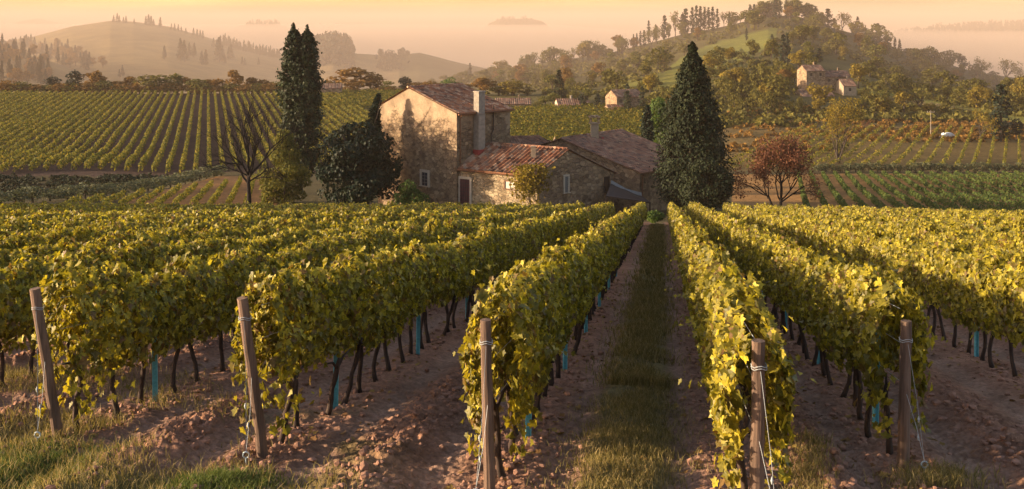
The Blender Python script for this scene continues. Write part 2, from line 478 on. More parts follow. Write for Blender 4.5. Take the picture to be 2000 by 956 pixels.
# ------------------------------------------------------------------ near vineyard
ORD = ['first', 'second', 'third', 'fourth', 'fifth', 'sixth', 'seventh', 'eighth', 'ninth', 'tenth', 'eleventh', 'twelfth', 'thirteenth',
       'fourteenth', 'fifteenth', 'sixteenth', 'seventeenth', 'eighteenth', 'nineteenth', 'twentieth', 'twenty-first', 'twenty-second',
       'twenty-third', 'twenty-fourth', 'twenty-fifth', 'twenty-sixth', 'twenty-seventh', 'twenty-eighth', 'twenty-ninth', 'thirtieth']
ORD += ['thirty-' + o for o in ORD[:9]] + ['fortieth'] + ['forty-' + o for o in ORD[:9]] + ['fiftieth'] + ['fifty-' + o for o in ORD[:9]] + ['sixtieth'] + ['sixty-' + o for o in ORD[:9]]

def row_x(lat, y): return lat + ROWDIR * y

def row_leaves(lat, a, b, dens, size, tmpl, rng, seed, y_start, wob=1.0):
    n = int(dens * (b - a))
    if n < 1: return []
    s = rng.uniform(a, b, n)
    t = rng.beta(1.25, 1.0, n)                      # 0 bottom .. 1 top
    top = 1.76 + 0.50 * (fbm(s * 1.15, s * 0 + seed, seed, 3) - 0.5) + 0.16 * (vnoise(s * 3.1, s * 0, seed + 5) - 0.5)
    bot = 0.66 + 0.42 * (fbm(s * 0.8, s * 0 + seed, seed + 2, 3) - 0.5)
    side = np.where(rng.random(n) < 0.5, -1.0, 1.0)
    w = 0.265 * np.sqrt(np.clip(np.sin(np.pi * (0.16 + 0.78 * t)), 0.05, 1))
    w = w * (0.72 + 0.65 * fbm(s * 1.5, t * 2.0 + side * 7, seed + 9, 3))
    q = side * w * (0.28 + 0.78 * rng.random(n) ** 0.38)
    z = bot + (top - bot) * t + rng.normal(0, 0.045, n)
    # the row end droops around its post
    e = np.exp(-np.maximum(s - y_start, 0) / 0.45)
    z = np.where((rng.random(n) < e * 0.34), rng.uniform(0.25, 1.2, n), z)
    x = lat + ROWDIR * s + q * wob
    gz = H(x, s, False)
    P = np.stack([x, s, gz + z], 1)
    N = np.stack([side * 1.0, -0.25 * np.ones(n) + rng.normal(0, .3, n), 0.15 + 1.0 * t ** 4], 1)
    sz = size * rng.uniform(0.5, 1.4, n)
    return [leaves(P, unit(N), sz, tmpl, None, rng, 0.45)]

def row_shoots(lat, a, b, per_m, rng, seed):
    """Loose shoots that stand out of the top and the sides."""
    n = int(per_m * (b - a)); out = []
    if n < 1: return out
    s = rng.uniform(a, b, n); side = rng.uniform(-1, 1, n)
    L = rng.uniform(0.15, 0.62, n)
    for k in range(4):
        f = (k + 1) / 4
        q = 0.30 * side + side * L * f * 0.9
        z = 1.62 + L * f * np.where(np.abs(side) < 0.5, 0.9, -0.1) - 0.5 * np.abs(side)
        x = lat + ROWDIR * s + q
        P = np.stack([x, s + rng.normal(0, .05, n), H(x, s, False) + z], 1)
        N = unit(np.stack([side + 0.01, rng.normal(0, .4, n) - 0.4, 0.7 + 0 * s], 1))
        out.append(leaves(P, N, 0.115 * rng.uniform(0.6, 1.1, n) * (1.1 - 0.5 * f), LEAF_VINE, None, rng, 0.6))
    return out

def trunk_mesh(seed):
    r = np.random.default_rng(seed); m = MB()
    p = np.array([0, 0, -0.06]); pts = [p]; d = r.normal(0, 0.02, 2)
    for k in range(6):
        p = p + np.array([d[0] + r.normal(0, .018), d[1] + r.normal(0, .018), 0.15]); pts.append(p)
    m.tube(pts, [0.045, 0.036, 0.032, 0.030, 0.034, 0.030, 0.020], 6)
    m.tube([pts[5], pts[5] + [0.02, 0.14, 0.12], pts[5] + [0.03, 0.34, 0.16]], [0.022, 0.016, 0.010], 5)
    m.tube([pts[5], pts[5] + [0.0, -0.12, 0.12], pts[5] + [-0.02, -0.3, 0.16]], [0.022, 0.016, 0.010], 5)
    return m.mesh('trunk', M['bark'], True)
TRUNKS = [trunk_mesh(300 + i) for i in range(7)]

Y_END = 91.0
def place_word(side, i): return f'{ORD[i]} vine row to the {side} of the grassy track'

def vine_row(side, i, lat, y0, y1, seed):
    rng = np.random.default_rng(1000 + seed)
    near = y0 < 16.6
    extra = {('left', 0): ', upright post at its near end', ('left', 1): ', leaning post at its near end',
             ('left', 2): ', leaning post at its near end', ('right', 0): ', lit yellow on its track side', ('right', 1): ', upright cracked post at its end'}.get((side, i), '')
    lab = place_word(side, i) + extra
    t = thing('trellised_vine', (row_x(lat, y0), y0, h1(row_x(lat, y0), y0)), lab, 'grapevine row', 'vine rows of the near vineyard')
    o0 = np.array(t.location)
    parts = []
    vis = lambda y: abs(row_x(lat, y)) / y < 0.52
    # level of detail by distance from the track end
    cuts = [y0, max(y0, 33.0), max(y0, 56.0), y1]
    if not vis(y0 + 0.01):                         # the start of this row lies outside the photograph
        yy = y0
        while yy < y1 and not vis(yy): yy += 0.5
        parts += row_leaves(lat, y0, min(yy, y1), 110, 0.26, LEAF_QUAD, rng, seed, -99)
        cuts = [yy, max(yy, 33.0), max(yy, 56.0), y1]
    parts += row_leaves(lat, cuts[0], cuts[1], 1150, 0.098, LEAF_VINE, rng, seed, y0 if near else -99)
    parts += row_shoots(lat, cuts[0], cuts[1], 7.0, rng, seed)
    parts += row_leaves(lat, cuts[1], cuts[2], 560, 0.13, LEAF_MID, rng, seed, -99)
    parts += row_leaves(lat, cuts[2], cuts[3], 430, 0.165, LEAF_QUAD, rng, seed, -99)
    parts = [(v - o0, f) for v, f in parts]
    link('foliage', leaf_mesh('foliage', parts, M['vine']), t)
    # trunks
    ys = np.arange(y0 + 0.55, y1, 0.80); ys = ys + rng.normal(0, 0.05, len(ys))
    seen = (side == 'left' and i < 4) or (side == 'right' and i < 5)
    rest = MB()
    for k, yy in enumerate(ys):
        x = row_x(lat, yy) + rng.normal(0, 0.03)
        loc = np.array((x, yy, h1(x, yy, yy < 40))) - o0
        if seen and k < 100:
            o = link('trunk', TRUNKS[int(rng.integers(7))], t); o.location = loc; o.rotation_euler = (0, 0, rng.uniform(-.5, .5)); o.scale = (1, 1, rng.uniform(.9, 1.1))
        elif not seen and k % 2 == 0:
            rest.tube([loc, loc + [0.02, 0.02, 0.45], loc + [0, 0, 0.9]], [0.04, 0.032, 0.025], 4)
    if rest.n:
        o = rest.build('trunk', M['bark'], t); o['kind'] = 'stuff'
    # trellis wires
    w = MB()
    for hz in (0.85, 1.25, 1.6):
        pts = [np.array((row_x(lat, yy), yy, h1(row_x(lat, yy), yy) + hz)) - o0 for yy in np.linspace(y0 + 0.05, min(y1, 60), 14)]
        w.tube(pts, 0.0035, 4)
    if near: w.build('wire', M['string'], t)
    return t

def end_post(px, pyb, Y, h, lean, d, label, seed):
    """Wooden post with its guy strings and ground eye."""
    r = np.random.default_rng(seed)
    x = X(px, Y); z = h1(x, Y, True)
    t = thing('end_post', (x, Y, z), label, 'post', 'wooden posts at the row ends')
    m = MB(); pts = []; n = 9
    for k in range(n):
        f = k / (n - 1)
        pts.append((lean[0] * f + r.normal(0, .004), lean[1] * f + r.normal(0, .004), -0.15 + (h + 0.15) * f))
    m.tube(pts, [d / 2 * (1.06 - 0.1 * k / (n - 1) + r.normal(0, .02)) for k in range(n)], 12)
    me = m.mesh('shaft', M['post'], False)
    link('shaft', me, t)
    # wire wrapped round the head, strings down to the eye
    top = np.array((lean[0] * .88, lean[1] * .88, h * .88))
    b = MB(); ring = [top + np.array((d * .56 * math.cos(a), d * .56 * math.sin(a), .01 * math.sin(3 * a))) for a in np.linspace(0, 6.28, 14)]
    b.tube(ring, 0.004, 4); b.tube([q + np.array((0, 0, -.02)) for q in ring], 0.0035, 4); b.build('binding', M['string'], t)
    ex = np.array((0.10 if lean[0] > -0.01 else -0.12, -0.32, 0.0)); ex[2] = h1(x + ex[0], Y + ex[1], True) - z
    e = MB()
    e.tube([ex + [0, 0, -.1], ex + [0, 0, .07]], 0.009, 6)
    e.tube([ex + np.array((0.032 * math.cos(a), 0, 0.10 + 0.032 * math.sin(a))) for a in np.linspace(0, 6.28, 13)], 0.008, 6)
    e.build('anchor_eye', M['eye'], t)
    for k, hh in enumerate((0.86, 0.52)):
        p = np.array((lean[0] * hh, lean[1] * hh - d * .5, h * hh))
        s = MB(); q = ex + [0, 0, .13]
        s.tube([p, (p + q) / 2 + [0.012, 0, 0], q], 0.0026, 4)
        kn = p * .35 + q * .65
        s.tube([kn + [0, 0, .03], kn, kn - [0, 0, .03]], [.004, .013, .004], 5)
        s.build('guy_string', M['string'], t)
    return t

for i, lat in enumerate(ROWS_L):
    if i == 0: y0 = 10.1
    elif i == 1: y0 = 11.35
    elif i == 2: y0 = 12.1
    elif i == 3: y0 = 13.2
    elif i == 4: y0 = 14.5
    else: y0 = max(14.0, -lat / 0.6155 - 3.5)
    if y0 < Y_END - 4: vine_row('left', i, lat, y0, Y_END - 0.06 * i, 10 + i)
for i, lat in enumerate(ROWS_R):
    y0 = [8.50, 11.10, 13.5][i] if i < 3 else lat / 0.3365 - 3
    if y0 < Y_END - 3: vine_row('right', i, lat, y0, Y_END - 0.25 * i, 60 + i)

end_post(957, 965, 9.97, 1.62, (-0.04, -0.02), 0.105, 'upright grey-brown wooden post nearest the left edge of the grassy track', 1)
end_post(517, 888, 11.46, 1.72, (-0.20, -0.16), 0.115, 'leaning round wooden post ending the second vine row left of the track', 2)
end_post(118, 858, 12.2, 1.72, (-0.22, -0.16), 0.115, 'leaning round wooden post ending the third vine row left of the track', 3)
end_post(1476, 1063, 8.54, 1.62, (0.03, 0.0), 0.11, 'reddish wooden post wrapped in leaves just right of the grassy track', 4)
end_post(1763, 910, 11.0, 1.53, (0.03, -0.02), 0.115, 'upright cracked wooden post ending the second vine row right of the track', 5)

def stake_mesh():
    m = MB(); h = 1.5
    m.box((0, 0.02, h / 2 - .05), (0.062, 0.006, h + .1)); m.box((-0.03, 0, h / 2 - .05), (0.005, 0.04, h + .1)); m.box((0.03, 0, h / 2 - .05), (0.005, 0.04, h + .1))
    return m.mesh('vine_stake', M['stake'])
STAKE = stake_mesh()
for side, rows, n in (('left', ROWS_L[:5], 6), ('right', ROWS_R[:4], 6)):
    for i, lat in enumerate(rows):
        y0 = {('left', 0): 12.2, ('left', 1): 13.8, ('left', 2): 14.3, ('left', 3): 17.6, ('left', 4): 21, ('right', 0): 12.6, ('right', 1): 12.75, ('right', 2): 18.5, ('right', 3): 27}[(side, i)]
        for k in range(n):
            yy = y0 + 4.65 * k; x = row_x(lat, yy) + 0.06
            o = link('vine_stake', STAKE); o.location = (x, yy, h1(x, yy, True)); o.rotation_euler = (0.02 * math.sin(k * 3 + i), 0.02 * math.cos(k * 5 + i), 0.2)
            tag(o, f'{ORD[k]} pale blue stake along the {ORD[i]} vine row {side} of the grassy track', 'stake', 'pale blue vine stakes')

# ------------------------------------------------------------------ soil clods and grass of the foreground
def fallen_leaves():
    rng = np.random.default_rng(88); P = []
    for lat in ROWS_L[:4] + ROWS_R[:4]:
        y = rng.uniform(7.5, 34, 420); x = lat + ROWDIR * y + rng.normal(0, .38, 420); P.append(np.stack([x, y, H(x, y, True) + .012], 1))
    P = np.concatenate(P); n = len(P)
    v, f = leaves(P, unit(np.stack([rng.normal(0, .35, n), rng.normal(0, .35, n), np.ones(n)], 1)), .08 * rng.uniform(.5, 1.3, n), LEAF_VINE, unit(rng.normal(0, 1, (n, 3))), rng, .2)
    o = link('fallen_leaves', raw_mesh('fallen_leaves', v, [f], [M['gold_litter']])); tag(o, 'dry fallen vine leaves on the soil under the rows', None, None, 'stuff')
M['gold_litter'] = leaf_mat('leaf_litter', [(0.10, 0.05, 0.025), (0.20, 0.11, 0.04), (0.32, 0.22, 0.06)], .1, .8, .1)
fallen_leaves()
M['clod'] = plain('clod_soil', (0.275, 0.152, 0.102), 0.4, 9, 1.0, 0.6, 0.03)
def soil_clods():
    rng = np.random.default_rng(77)
    m_v, m_f = [], []
    ico = bpy.data.meshes.new('tmp'); import bmesh
    bm = bmesh.new(); bmesh.ops.create_icosphere(bm, subdivisions=1, radius=1); bm.to_mesh(ico); bm.free()
    base = np.array([v.co for v in ico.vertices]); fac = np.array([p.vertices for p in ico.polygons]); bpy.data.meshes.remove(ico)
    n = 0
    for k, (c, hw) in enumerate(LANES):
        cnt = 5200
        grass = k == GRASS_LANE
        side = np.where(rng.random(cnt) < .5, -1, 1) * (hw - np.abs(rng.normal(0, .24, cnt)))
        q = side if grass else np.where(rng.random(cnt) < 0.4, side, rng.normal(0, 0.22, cnt))
        y = 7.5 + 25 * rng.random(cnt) ** 1.7
        x = c + q + ROWDIR * y
        keep = (np.abs(x / y) < 0.53) & (rng.random(cnt) < (.55 if grass else 1)) & (vnoise(x * 1.1, y * .8, 4) + .25 * rng.random(cnt) > .38)
        x, y = x[keep], y[keep]; m_ = len(x)
        z = H(x, y, True)
        sz = 0.008 + 0.042 * rng.random(m_) ** 4.5
        d = base[None] * rng.uniform(.72, 1.28, (m_, len(base), 1)) * rng.uniform(.7, 1.4, (m_, 1, 3)) * np.array([1, 1, .75])
        v = d * sz[:, None, None] + np.stack([x, y, z + sz * .25], 1)[:, None, :]
        m_v.append(v.reshape(-1, 3)); m_f.append((fac[None] + (np.arange(m_) * len(base))[:, None, None]).reshape(-1, 3) + n); n += m_ * len(base)
    o = link('soil_clods', raw_mesh('soil_clods', np.concatenate(m_v), [np.concatenate(m_f)], [M['clod']], None, False))
    tag(o, 'loose reddish clods of ploughed soil between the vine rows', None, None, 'stuff')
soil_clods()

M['grass'] = leaf_mat('grass_blade', [(0.10, 0.09, 0.03), (0.17, 0.14, 0.045), (0.26, 0.20, 0.075), (0.38, 0.29, 0.14)], 0.3, 0.7, 0.1)
M['grass_green'] = leaf_mat('grass_green', [(0.07, 0.10, 0.024), (0.11, 0.14, 0.035), (0.17, 0.18, 0.06)], 0.3, 0.7, 0.1)
def blades(x, y, h, wd, rng):
    n = len(x); z = H(x, y, True)
    a = rng.uniform(0, 6.28, n); b = rng.uniform(0, 6.28, n); k = h * rng.uniform(0.2, 0.9, n)
    P = np.stack([x, y, z], 1); sd = np.stack([np.cos(a), np.sin(a), 0 * a], 1) * (wd / 2)[:, None]
    bend = np.stack([np.cos(b), np.sin(b), 0 * b], 1) * k[:, None]
    up = np.stack([0 * h, 0 * h, h], 1)
    V = np.stack([P - sd, P + sd, P + sd * .8 + up * .55 + bend * .3, P - sd * .8 + up * .55 + bend * .3, P + up * 0.95 + bend], 1)
    i = np.arange(n) * 5
    return V.reshape(-1, 3), np.stack([i, i + 1, i + 2, i + 3], 1), np.stack([i + 3, i + 2, i + 4], 1)
def grass_obj(name, sets, mt, label):
    Vs, Q, T, n = [], [], [], 0
    for v, q, t in sets:
        Vs.append(v); Q.append(q + n); T.append(t + n); n += len(v)
    o = link(name, raw_mesh(name, np.concatenate(Vs), [np.concatenate(Q), np.concatenate(T)], [mt]))
    return tag(o, label, None, None, 'stuff')
def lane_grass():
    rng = np.random.default_rng(5); sets = []
    c, hw = LANES[GRASS_LANE]
    for y0, y1, n, hh, w in ((7.5, 16, 15000, 0.085, 0.007), (16, 32, 13000, 0.11, 0.013), (32, 90, 11000, 0.15, 0.035)):
        y = rng.uniform(y0, y1, n); q = rng.normal(0.05, 0.31, n)
        x = c + q + ROWDIR * y
        k = (fbm(x * 1.6, y * 1.2, 61, 3) + 0.25 * rng.random(n)) > 0.52
        x, y = x[k], y[k]
        sets.append(blades(x, y, hh * rng.uniform(.5, 1.5, len(x)), np.full(len(x), w), rng))
    # taller tufts standing across the lane
    x = []; y = []
    for (px, yy) in ((1205, 15.6), (1235, 15.5), (1255, 15.7), (1278, 15.4), (1296, 15.6)):
        x.append(X(px, yy) + rng.normal(0, .07, 170)); y.append(yy + rng.normal(0, .06, 170))
    x = np.concatenate(x); y = np.concatenate(y)
    sets.append(blades(x, y, 0.20 * rng.uniform(.5, 1.2, len(x)), np.full(len(x), .008), rng))
    grass_obj('grass', sets, M['grass'], 'olive-brown grass growing down the middle of the track')
    sets = []
    n = 42000
    y = rng.uniform(8.6, 17, n); x = rng.uniform(-8.5, 0.2, n)
    d = fbm(x * 0.7, y * 0.7, 55, 3)
    k = (d + 0.12 * rng.random(n) > 0.50) & (x / y > -0.5) & (x + 0.55 * (y - 9) < -1.6 + 2.0 * (rng.random(n) - .5))
    x, y = x[k], y[k]
    sets.append(blades(x, y, 0.12 * rng.uniform(.4, 1.5, len(x)), np.full(len(x), .008), rng))
    n = 3000
    y = rng.uniform(7.6, 12, n); x = X(1570, y) + rng.normal(0, .12, n) + 0.02 * (y - 8)
    sets.append(blades(x, y, 0.11 * rng.uniform(.4, 1.5, n), np.full(n, .007), rng))
    n = 1200
    y = rng.uniform(10.2, 10.9, n); x = X(1830, y) + rng.normal(0, .25, n)
    sets.append(blades(x, y, 0.12 * rng.uniform(.4, 1.5, n), np.full(n, .007), rng))
    grass_obj('dry_grass', sets, M['grass'], 'dry tufted grass on the headland in front of the vine rows')
    sets = []
    for px, yy, sx, sy, n in ((30, 10.95, .36, .5, 5200), (440, 10.3, .28, .2, 3000)):
        sets.append(blades(X(px, yy) + rng.normal(0, sx, n), yy + rng.normal(0, sy, n), 0.075 * rng.uniform(.4, 1.4, n), np.full(n, .009), rng))
    grass_obj('green_grass', sets, M['grass_green'], 'fresh green grass patches at the front of the headland')
lane_grass()
# ------------------------------------------------------------------ the hazy air of the morning
def haze_box():
    m = MB(); hw, y0, y1 = 9100.0, -9100.0, 9100.0; z0, z1 = -140.0, 22.0
    m.box((0, (y0 + y1) / 2, (z0 + z1) / 2), (2 * hw, y1 - y0, z1 - z0))
    mt = bpy.data.materials.new('haze'); mt.use_nodes = True; nt = mt.node_tree
    nt.nodes.remove(nt.nodes['Principled BSDF'])
    v = nt.nodes.new('ShaderNodeVolumePrincipled')
    v.inputs['Color'].default_value = (*HAZE_COLOR, 1); v.inputs['Density'].default_value = HAZE_DENSITY
    v.inputs['Anisotropy'].default_value = 0.0
    nt.links.new(v.outputs[0], nt.nodes['Material Output'].inputs['Volume'])
    o = m.build('haze', mt); tag(o, kind='stuff')
haze_box()
# ------------------------------------------------------------------ placing things on the terrain
def ground_at(px, py, y0=205.0, y1=2500.0):
    """Nearest point of the terrain in the direction of this picture column that is seen at this row."""
    Ys = np.geomspace(y0, y1, 900)
    x = X(px, Ys); z = H(x, Ys, False)
    p = HY - F * z / Ys
    k = np.nonzero(p <= py)[0]
    i = k[0] if len(k) else int(np.argmin(p))
    return Vector((x[i], Ys[i], z[i]))

# ------------------------------------------------------------------ vineyards across the valley
def field_row(pts, name_label, group, mt, rng, dens, size, hgt, wid, base=0.25, fold=0.0):
    (xa, ya), (xb, yb) = pts
    L = math.hypot(xb - xa, yb - ya); n = max(3, int(dens * L))
    f = rng.random(n); t = rng.random(n) ** 0.8
    gap = vnoise(f * L * 0.35, f * 0 + xa, 3) > 0.06 + 0.1 * fold
    f, t = f[gap], t[gap]; n = len(f)
    nx, ny = (yb - ya) / L, -(xb - xa) / L
    sd = np.where(rng.random(n) < .5, -1, 1); q = sd * wid * (0.4 + 0.6 * rng.random(n)) * np.sqrt(1.05 - t * .7)
    x = xa + (xb - xa) * f + nx * q; y = ya + (yb - ya) * f + ny * q
    top = hgt * (0.82 + 0.36 * vnoise(f * L * 0.55, f * 0 + ya, 8))
    P = np.stack([x, y, H(x, y, False) + base + (top - base) * t], 1)
    N = np.stack([nx * sd, ny * sd - 0.2, 0.3 + 0.8 * t], 1)
    o0 = np.array((xa, ya, h1(xa, ya)))
    v, fc = leaves(P - o0, unit(N), size * rng.uniform(.7, 1.3, n), LEAF_QUAD, None, rng, .5)
    o = link('trellised_vine', raw_mesh('trellised_vine', v, [fc], [mt])); o.location = o0
    return tag(o, name_label, 'grapevine row', group)

def fields():
    rng = np.random.default_rng(21)
    fl = FIELD_LEFT; d = fl['dir']
    for i in range(52):
        x0 = -141 + 2.62 * i
        ya = fl['y0'] + 3 * math.sin(i * .35); yb = fl['y1'] - rng.uniform(0, 2)
        while X(-40, ya) > x0 + d * (ya - 203) and ya < yb: ya += 2
        if yb - ya > 8:
            field_row(((x0 + d * (ya - 203), ya), (x0 + d * (yb - 203), yb)), f'{ORD[i]} vine row from the left in the broad vineyard across the valley',
                      'vine rows of the broad vineyard across the valley', M['vine_far'], rng, 15, 0.52, 1.75, 0.42)
    k = 0
    for i in range(66):
        Y = 250 + 2.8 * i
        if Y < 362: a, b = 960, 1268
        else: a, b = 612, 830
        field_row(((X(a, Y), Y), (X(b, Y), Y + 4)), 'golden-green vine row running crosswise behind the stone farmhouse', 'vine rows running crosswise behind the farmhouse',
                  M['vine_far'], rng, 12, 0.6, 1.8, 0.5)
    fr = FIELD_RIGHT; d = fr['dir']
    for i in range(33):
        xb = 52.5 + 2.2 * i; yb = 197.0; ya = 101.0
        while X(2060, ya) < xb + d * (ya - yb) and ya < yb: ya += 2
        if yb - ya > 8:
            field_row(((xb + d * (ya - yb), ya), (xb, yb)), f'{ORD[i]} dark green row from the left in the orange-soil vineyard', 'dark green rows of the vineyard on orange soil',
                      M['vine_green'], rng, 20, 0.32, 0.85, 0.30, 0.1)
    for i in range(12):
        x0 = -30.0 - 2.1 * i; d2 = -0.223
        ya = 126.0; yb = 186.0 - 4.6 * i
        if yb - ya > 4:
            field_row(((x0 + d2 * (ya - 130), ya), (x0 + d2 * (yb - 130), yb)), f'{ORD[i]} row from the right in the small vineyard behind the bare tree', 'rows of the small vineyard behind the bare tree',
                      M['vine_far'], rng, 20, 0.30, 0.8, 0.32, 0.1)
    for i in range(46):
        x0 = 30 + 3.1 * i; d3 = 0.47
        ya, yb = 208.0, 296.0
        ua = HX + F * x0 / ya
        if ua > 2060 or HX + F * (x0 + d3 * 88) / yb < 1560: continue
        field_row(((x0, ya), (x0 + d3 * (yb - ya), yb)), 'thin brownish vine row in the hazy field below the wooded hill', 'thin vine rows of the hazy field',
                  M['vine_far'], rng, 6, 0.42, 1.4, 0.3, 0.3)
fields()

# ------------------------------------------------------------------ trees
M['dark_leaf'] = leaf_mat('dark_leaf', [(0.007, 0.014, 0.009), (0.013, 0.024, 0.013), (0.021, 0.034, 0.016)], 0.12, 0.6, 0.2, 0.5)
M['conifer'] = leaf_mat('conifer_spray', [(0.010, 0.016, 0.009), (0.018, 0.026, 0.012), (0.031, 0.040, 0.016)], 0.12, 0.7, 0.15, 0.45)
M['poplar'] = leaf_mat('poplar_leaf', [(0.011, 0.021, 0.010), (0.021, 0.033, 0.013), (0.036, 0.050, 0.018)], 0.15, 0.6, 0.2, 0.5)
M['bush_olive'] = leaf_mat('olive_bush_leaf', [(0.06, 0.068, 0.02), (0.11, 0.112, 0.027), (0.17, 0.145, 0.032)], 0.3, 0.7, 0.1, 0.6)
M['bush_green'] = leaf_mat('green_leaf', [(0.045, 0.085, 0.02), (0.08, 0.13, 0.028), (0.12, 0.17, 0.035)], 0.3, 0.6, 0.2, 0.7)
M['red_leaf'] = leaf_mat('red_leaf', [(0.11, 0.048, 0.036), (0.165, 0.07, 0.05), (0.21, 0.10, 0.06)], 0.3, 0.7, 0.1, 0.5)
M['gold_leaf'] = leaf_mat('gold_leaf', [(0.12, 0.09, 0.02), (0.19, 0.14, 0.025), (0.27, 0.20, 0.03)], 0.35, 0.7, 0.1, 0.5)
M['rust_leaf'] = leaf_mat('rust_leaf', [(0.12, 0.066, 0.022), (0.19, 0.10, 0.028), (0.26, 0.145, 0.036)], 0.3, 0.7, 0.1, 0.4)
M['wood_leaf'] = leaf_mat('wood_leaf', [(0.07, 0.065, 0.02), (0.11, 0.10, 0.024), (0.16, 0.135, 0.03)], 0.3, 0.7, 0.1, 0.3)
M['olive_leaf'] = leaf_mat('olive_leaf', [(0.05, 0.06, 0.032), (0.09, 0.10, 0.055), (0.13, 0.13, 0.07)], 0.2, 0.7, 0.2, 0.6)
M['pale_leaf'] = leaf_mat('pale_leaf', [(0.14, 0.12, 0.07), (0.20, 0.16, 0.10), (0.25, 0.19, 0.12)], 0.25, 0.8, 0.1, 0.5)

def blob_points(blobs, n, rng, inner=0.62, seed=0):
    C = np.array([b[0] for b in blobs], float); Rd = np.array([b[1] if hasattr(b[1], '__len__') else (b[1],) * 3 for b in blobs], float)
    w = (Rd.prod(1)) ** (2 / 3); w /= w.sum()
    k = rng.choice(len(blobs), n, p=w)
    d = unit(rng.normal(0, 1, (n, 3)))
    lump = 0.80 + 0.40 * fbm(d[:, 0] * 2.6 + k * 3.1 + seed, d[:, 1] * 2.6 + d[:, 2] * 3.3, 7, 3)
    rad = lump * (inner + (1.06 - inner) * rng.random(n) ** 0.6)
    P = C[k] + d * Rd[k] * rad[:, None]
    # drop what lies deep inside another blob
    deep = np.zeros(n, bool)
    for c, r in zip(C, Rd):
        deep |= (((P - c) / r) ** 2).sum(1) < 0.30
    P, d = P[~deep], d[~deep]
    return P, unit(d + [0, 0, 0.25])

def random_blobs(rng, w, h0, h1_, n, r0, r1, prof=lambda t: math.sqrt(max(0.05, 1 - (2 * t - 1) ** 2))):
    """n leaf clumps inside a crown of half width w between heights h0 and h1_."""
    out = []
    for i in range(n):
        t = rng.random(); a = rng.uniform(0, 6.283); q = w * prof(t) * math.sqrt(rng.uniform(0.25, 1))
        r = rng.uniform(r0, r1)
        q = max(0, q - r * 0.4)
        out.append(((q * math.cos(a), q * math.sin(a), h0 + (h1_ - h0) * t), (r, r, r * rng.uniform(0.65, 0.9))))
    return out

def spray_points(rng, nb, per, hgt, prof, h0, tilt, ln, spread):
    """Branch sprays of a conifer: nb branches, per leaf sprays on each."""
    t = rng.random(nb) ** 0.92; a = rng.uniform(0, 6.283, nb)
    Rm = np.array([prof(v) for v in t]) * (0.80 + 0.32 * rng.random(nb)) * (0.80 + 0.36 * vnoise(a * 1.6, t * 11, 19))
    base = np.stack([0 * t, 0 * t, h0 + (hgt - h0) * t], 1)
    dr = np.stack([np.cos(a), np.sin(a), tilt + 0 * a], 1)
    f = 1 - ln * rng.random((nb, per)) ** 1.4
    P = base[:, None, :] + dr[:, None, :] * (Rm[:, None] * f)[:, :, None] + rng.normal(0, 1, (nb, per, 3)) * (spread * (0.35 + Rm))[:, None, None]
    N = np.repeat(unit(dr + [0, 0, 0.35])[:, None, :], per, 1)
    return P.reshape(-1, 3), N.reshape(-1, 3)

def grow(m, p, d, L, r, lev, rng, spread, nkids, tips, up=0.12, nside=6, shrink=0.72, rk=0.72):
    """Recursive limbs into the mesh builder m; tips collects twig ends."""
    pts = [np.array(p, float)]; rad = [r]; d = unit(np.array(d, float))
    k = 4 if lev > 1 else 3
    for i in range(k):
        d = unit(d + rng.normal(0, 0.13, 3) + [0, 0, up * 0.4])
        pts.append(pts[-1] + d * L / k); rad.append(r * (1 - 0.42 * (i + 1) / k))
    m.tube(pts, rad, max(3, nside), cap=False)
    if lev == 0:
        tips.append(pts[-1]); tips.append(pts[-2]); return
    for j in range(nkids):
        f = rng.uniform(0.35, 1.0) if j else 1.0
        i = min(k, max(1, int(round(f * k))))
        a = rng.uniform(0, 6.283)
        o = np.cross(d, [math.cos(a), math.sin(a), 0.3]); o = unit(o)
        nd = unit(d + o * spread * rng.uniform(0.7, 1.3) + [0, 0, up])
        grow(m, pts[i], nd, L * shrink * rng.uniform(0.8, 1.15), rad[i] * rk, lev - 1, rng, spread, nkids, tips, up, max(3, nside - 1), shrink, rk)

def crown_obj(P, N, size, mt, parent, rng, tip=None, name='crown', tmpl=LEAF_QUAD):
    v, f = leaves(P, N, size * rng.uniform(.65, 1.35, len(P)), tmpl, tip, rng, .55)
    return link(name, raw_mesh(name, v, [f], [mt]), parent)

def simple_trunk(t, h, r, rng, lean=(0, 0), limbs=5, name='trunk'):
    m = MB(); pts = [(lean[0] * f, lean[1] * f, -0.3 + (h + .3) * f) for f in (0, .3, .6, 1)]
    m.tube(pts, [r * 1.25, r, r * .8, r * .45], 8)
    for k in range(limbs):
        f = rng.uniform(.35, .9); a = rng.uniform(0, 6.28); L = h * rng.uniform(.25, .4)
        p = np.array((lean[0] * f, lean[1] * f, h * f))
        m.tube([p, p + [math.cos(a) * L * .5, math.sin(a) * L * .5, L * .5], p + [math.cos(a) * L * .8, math.sin(a) * L * .8, L]], [r * .5, r * .32, r * .1], 5)
    return m.build(name, M['tree_bark'], t, True)

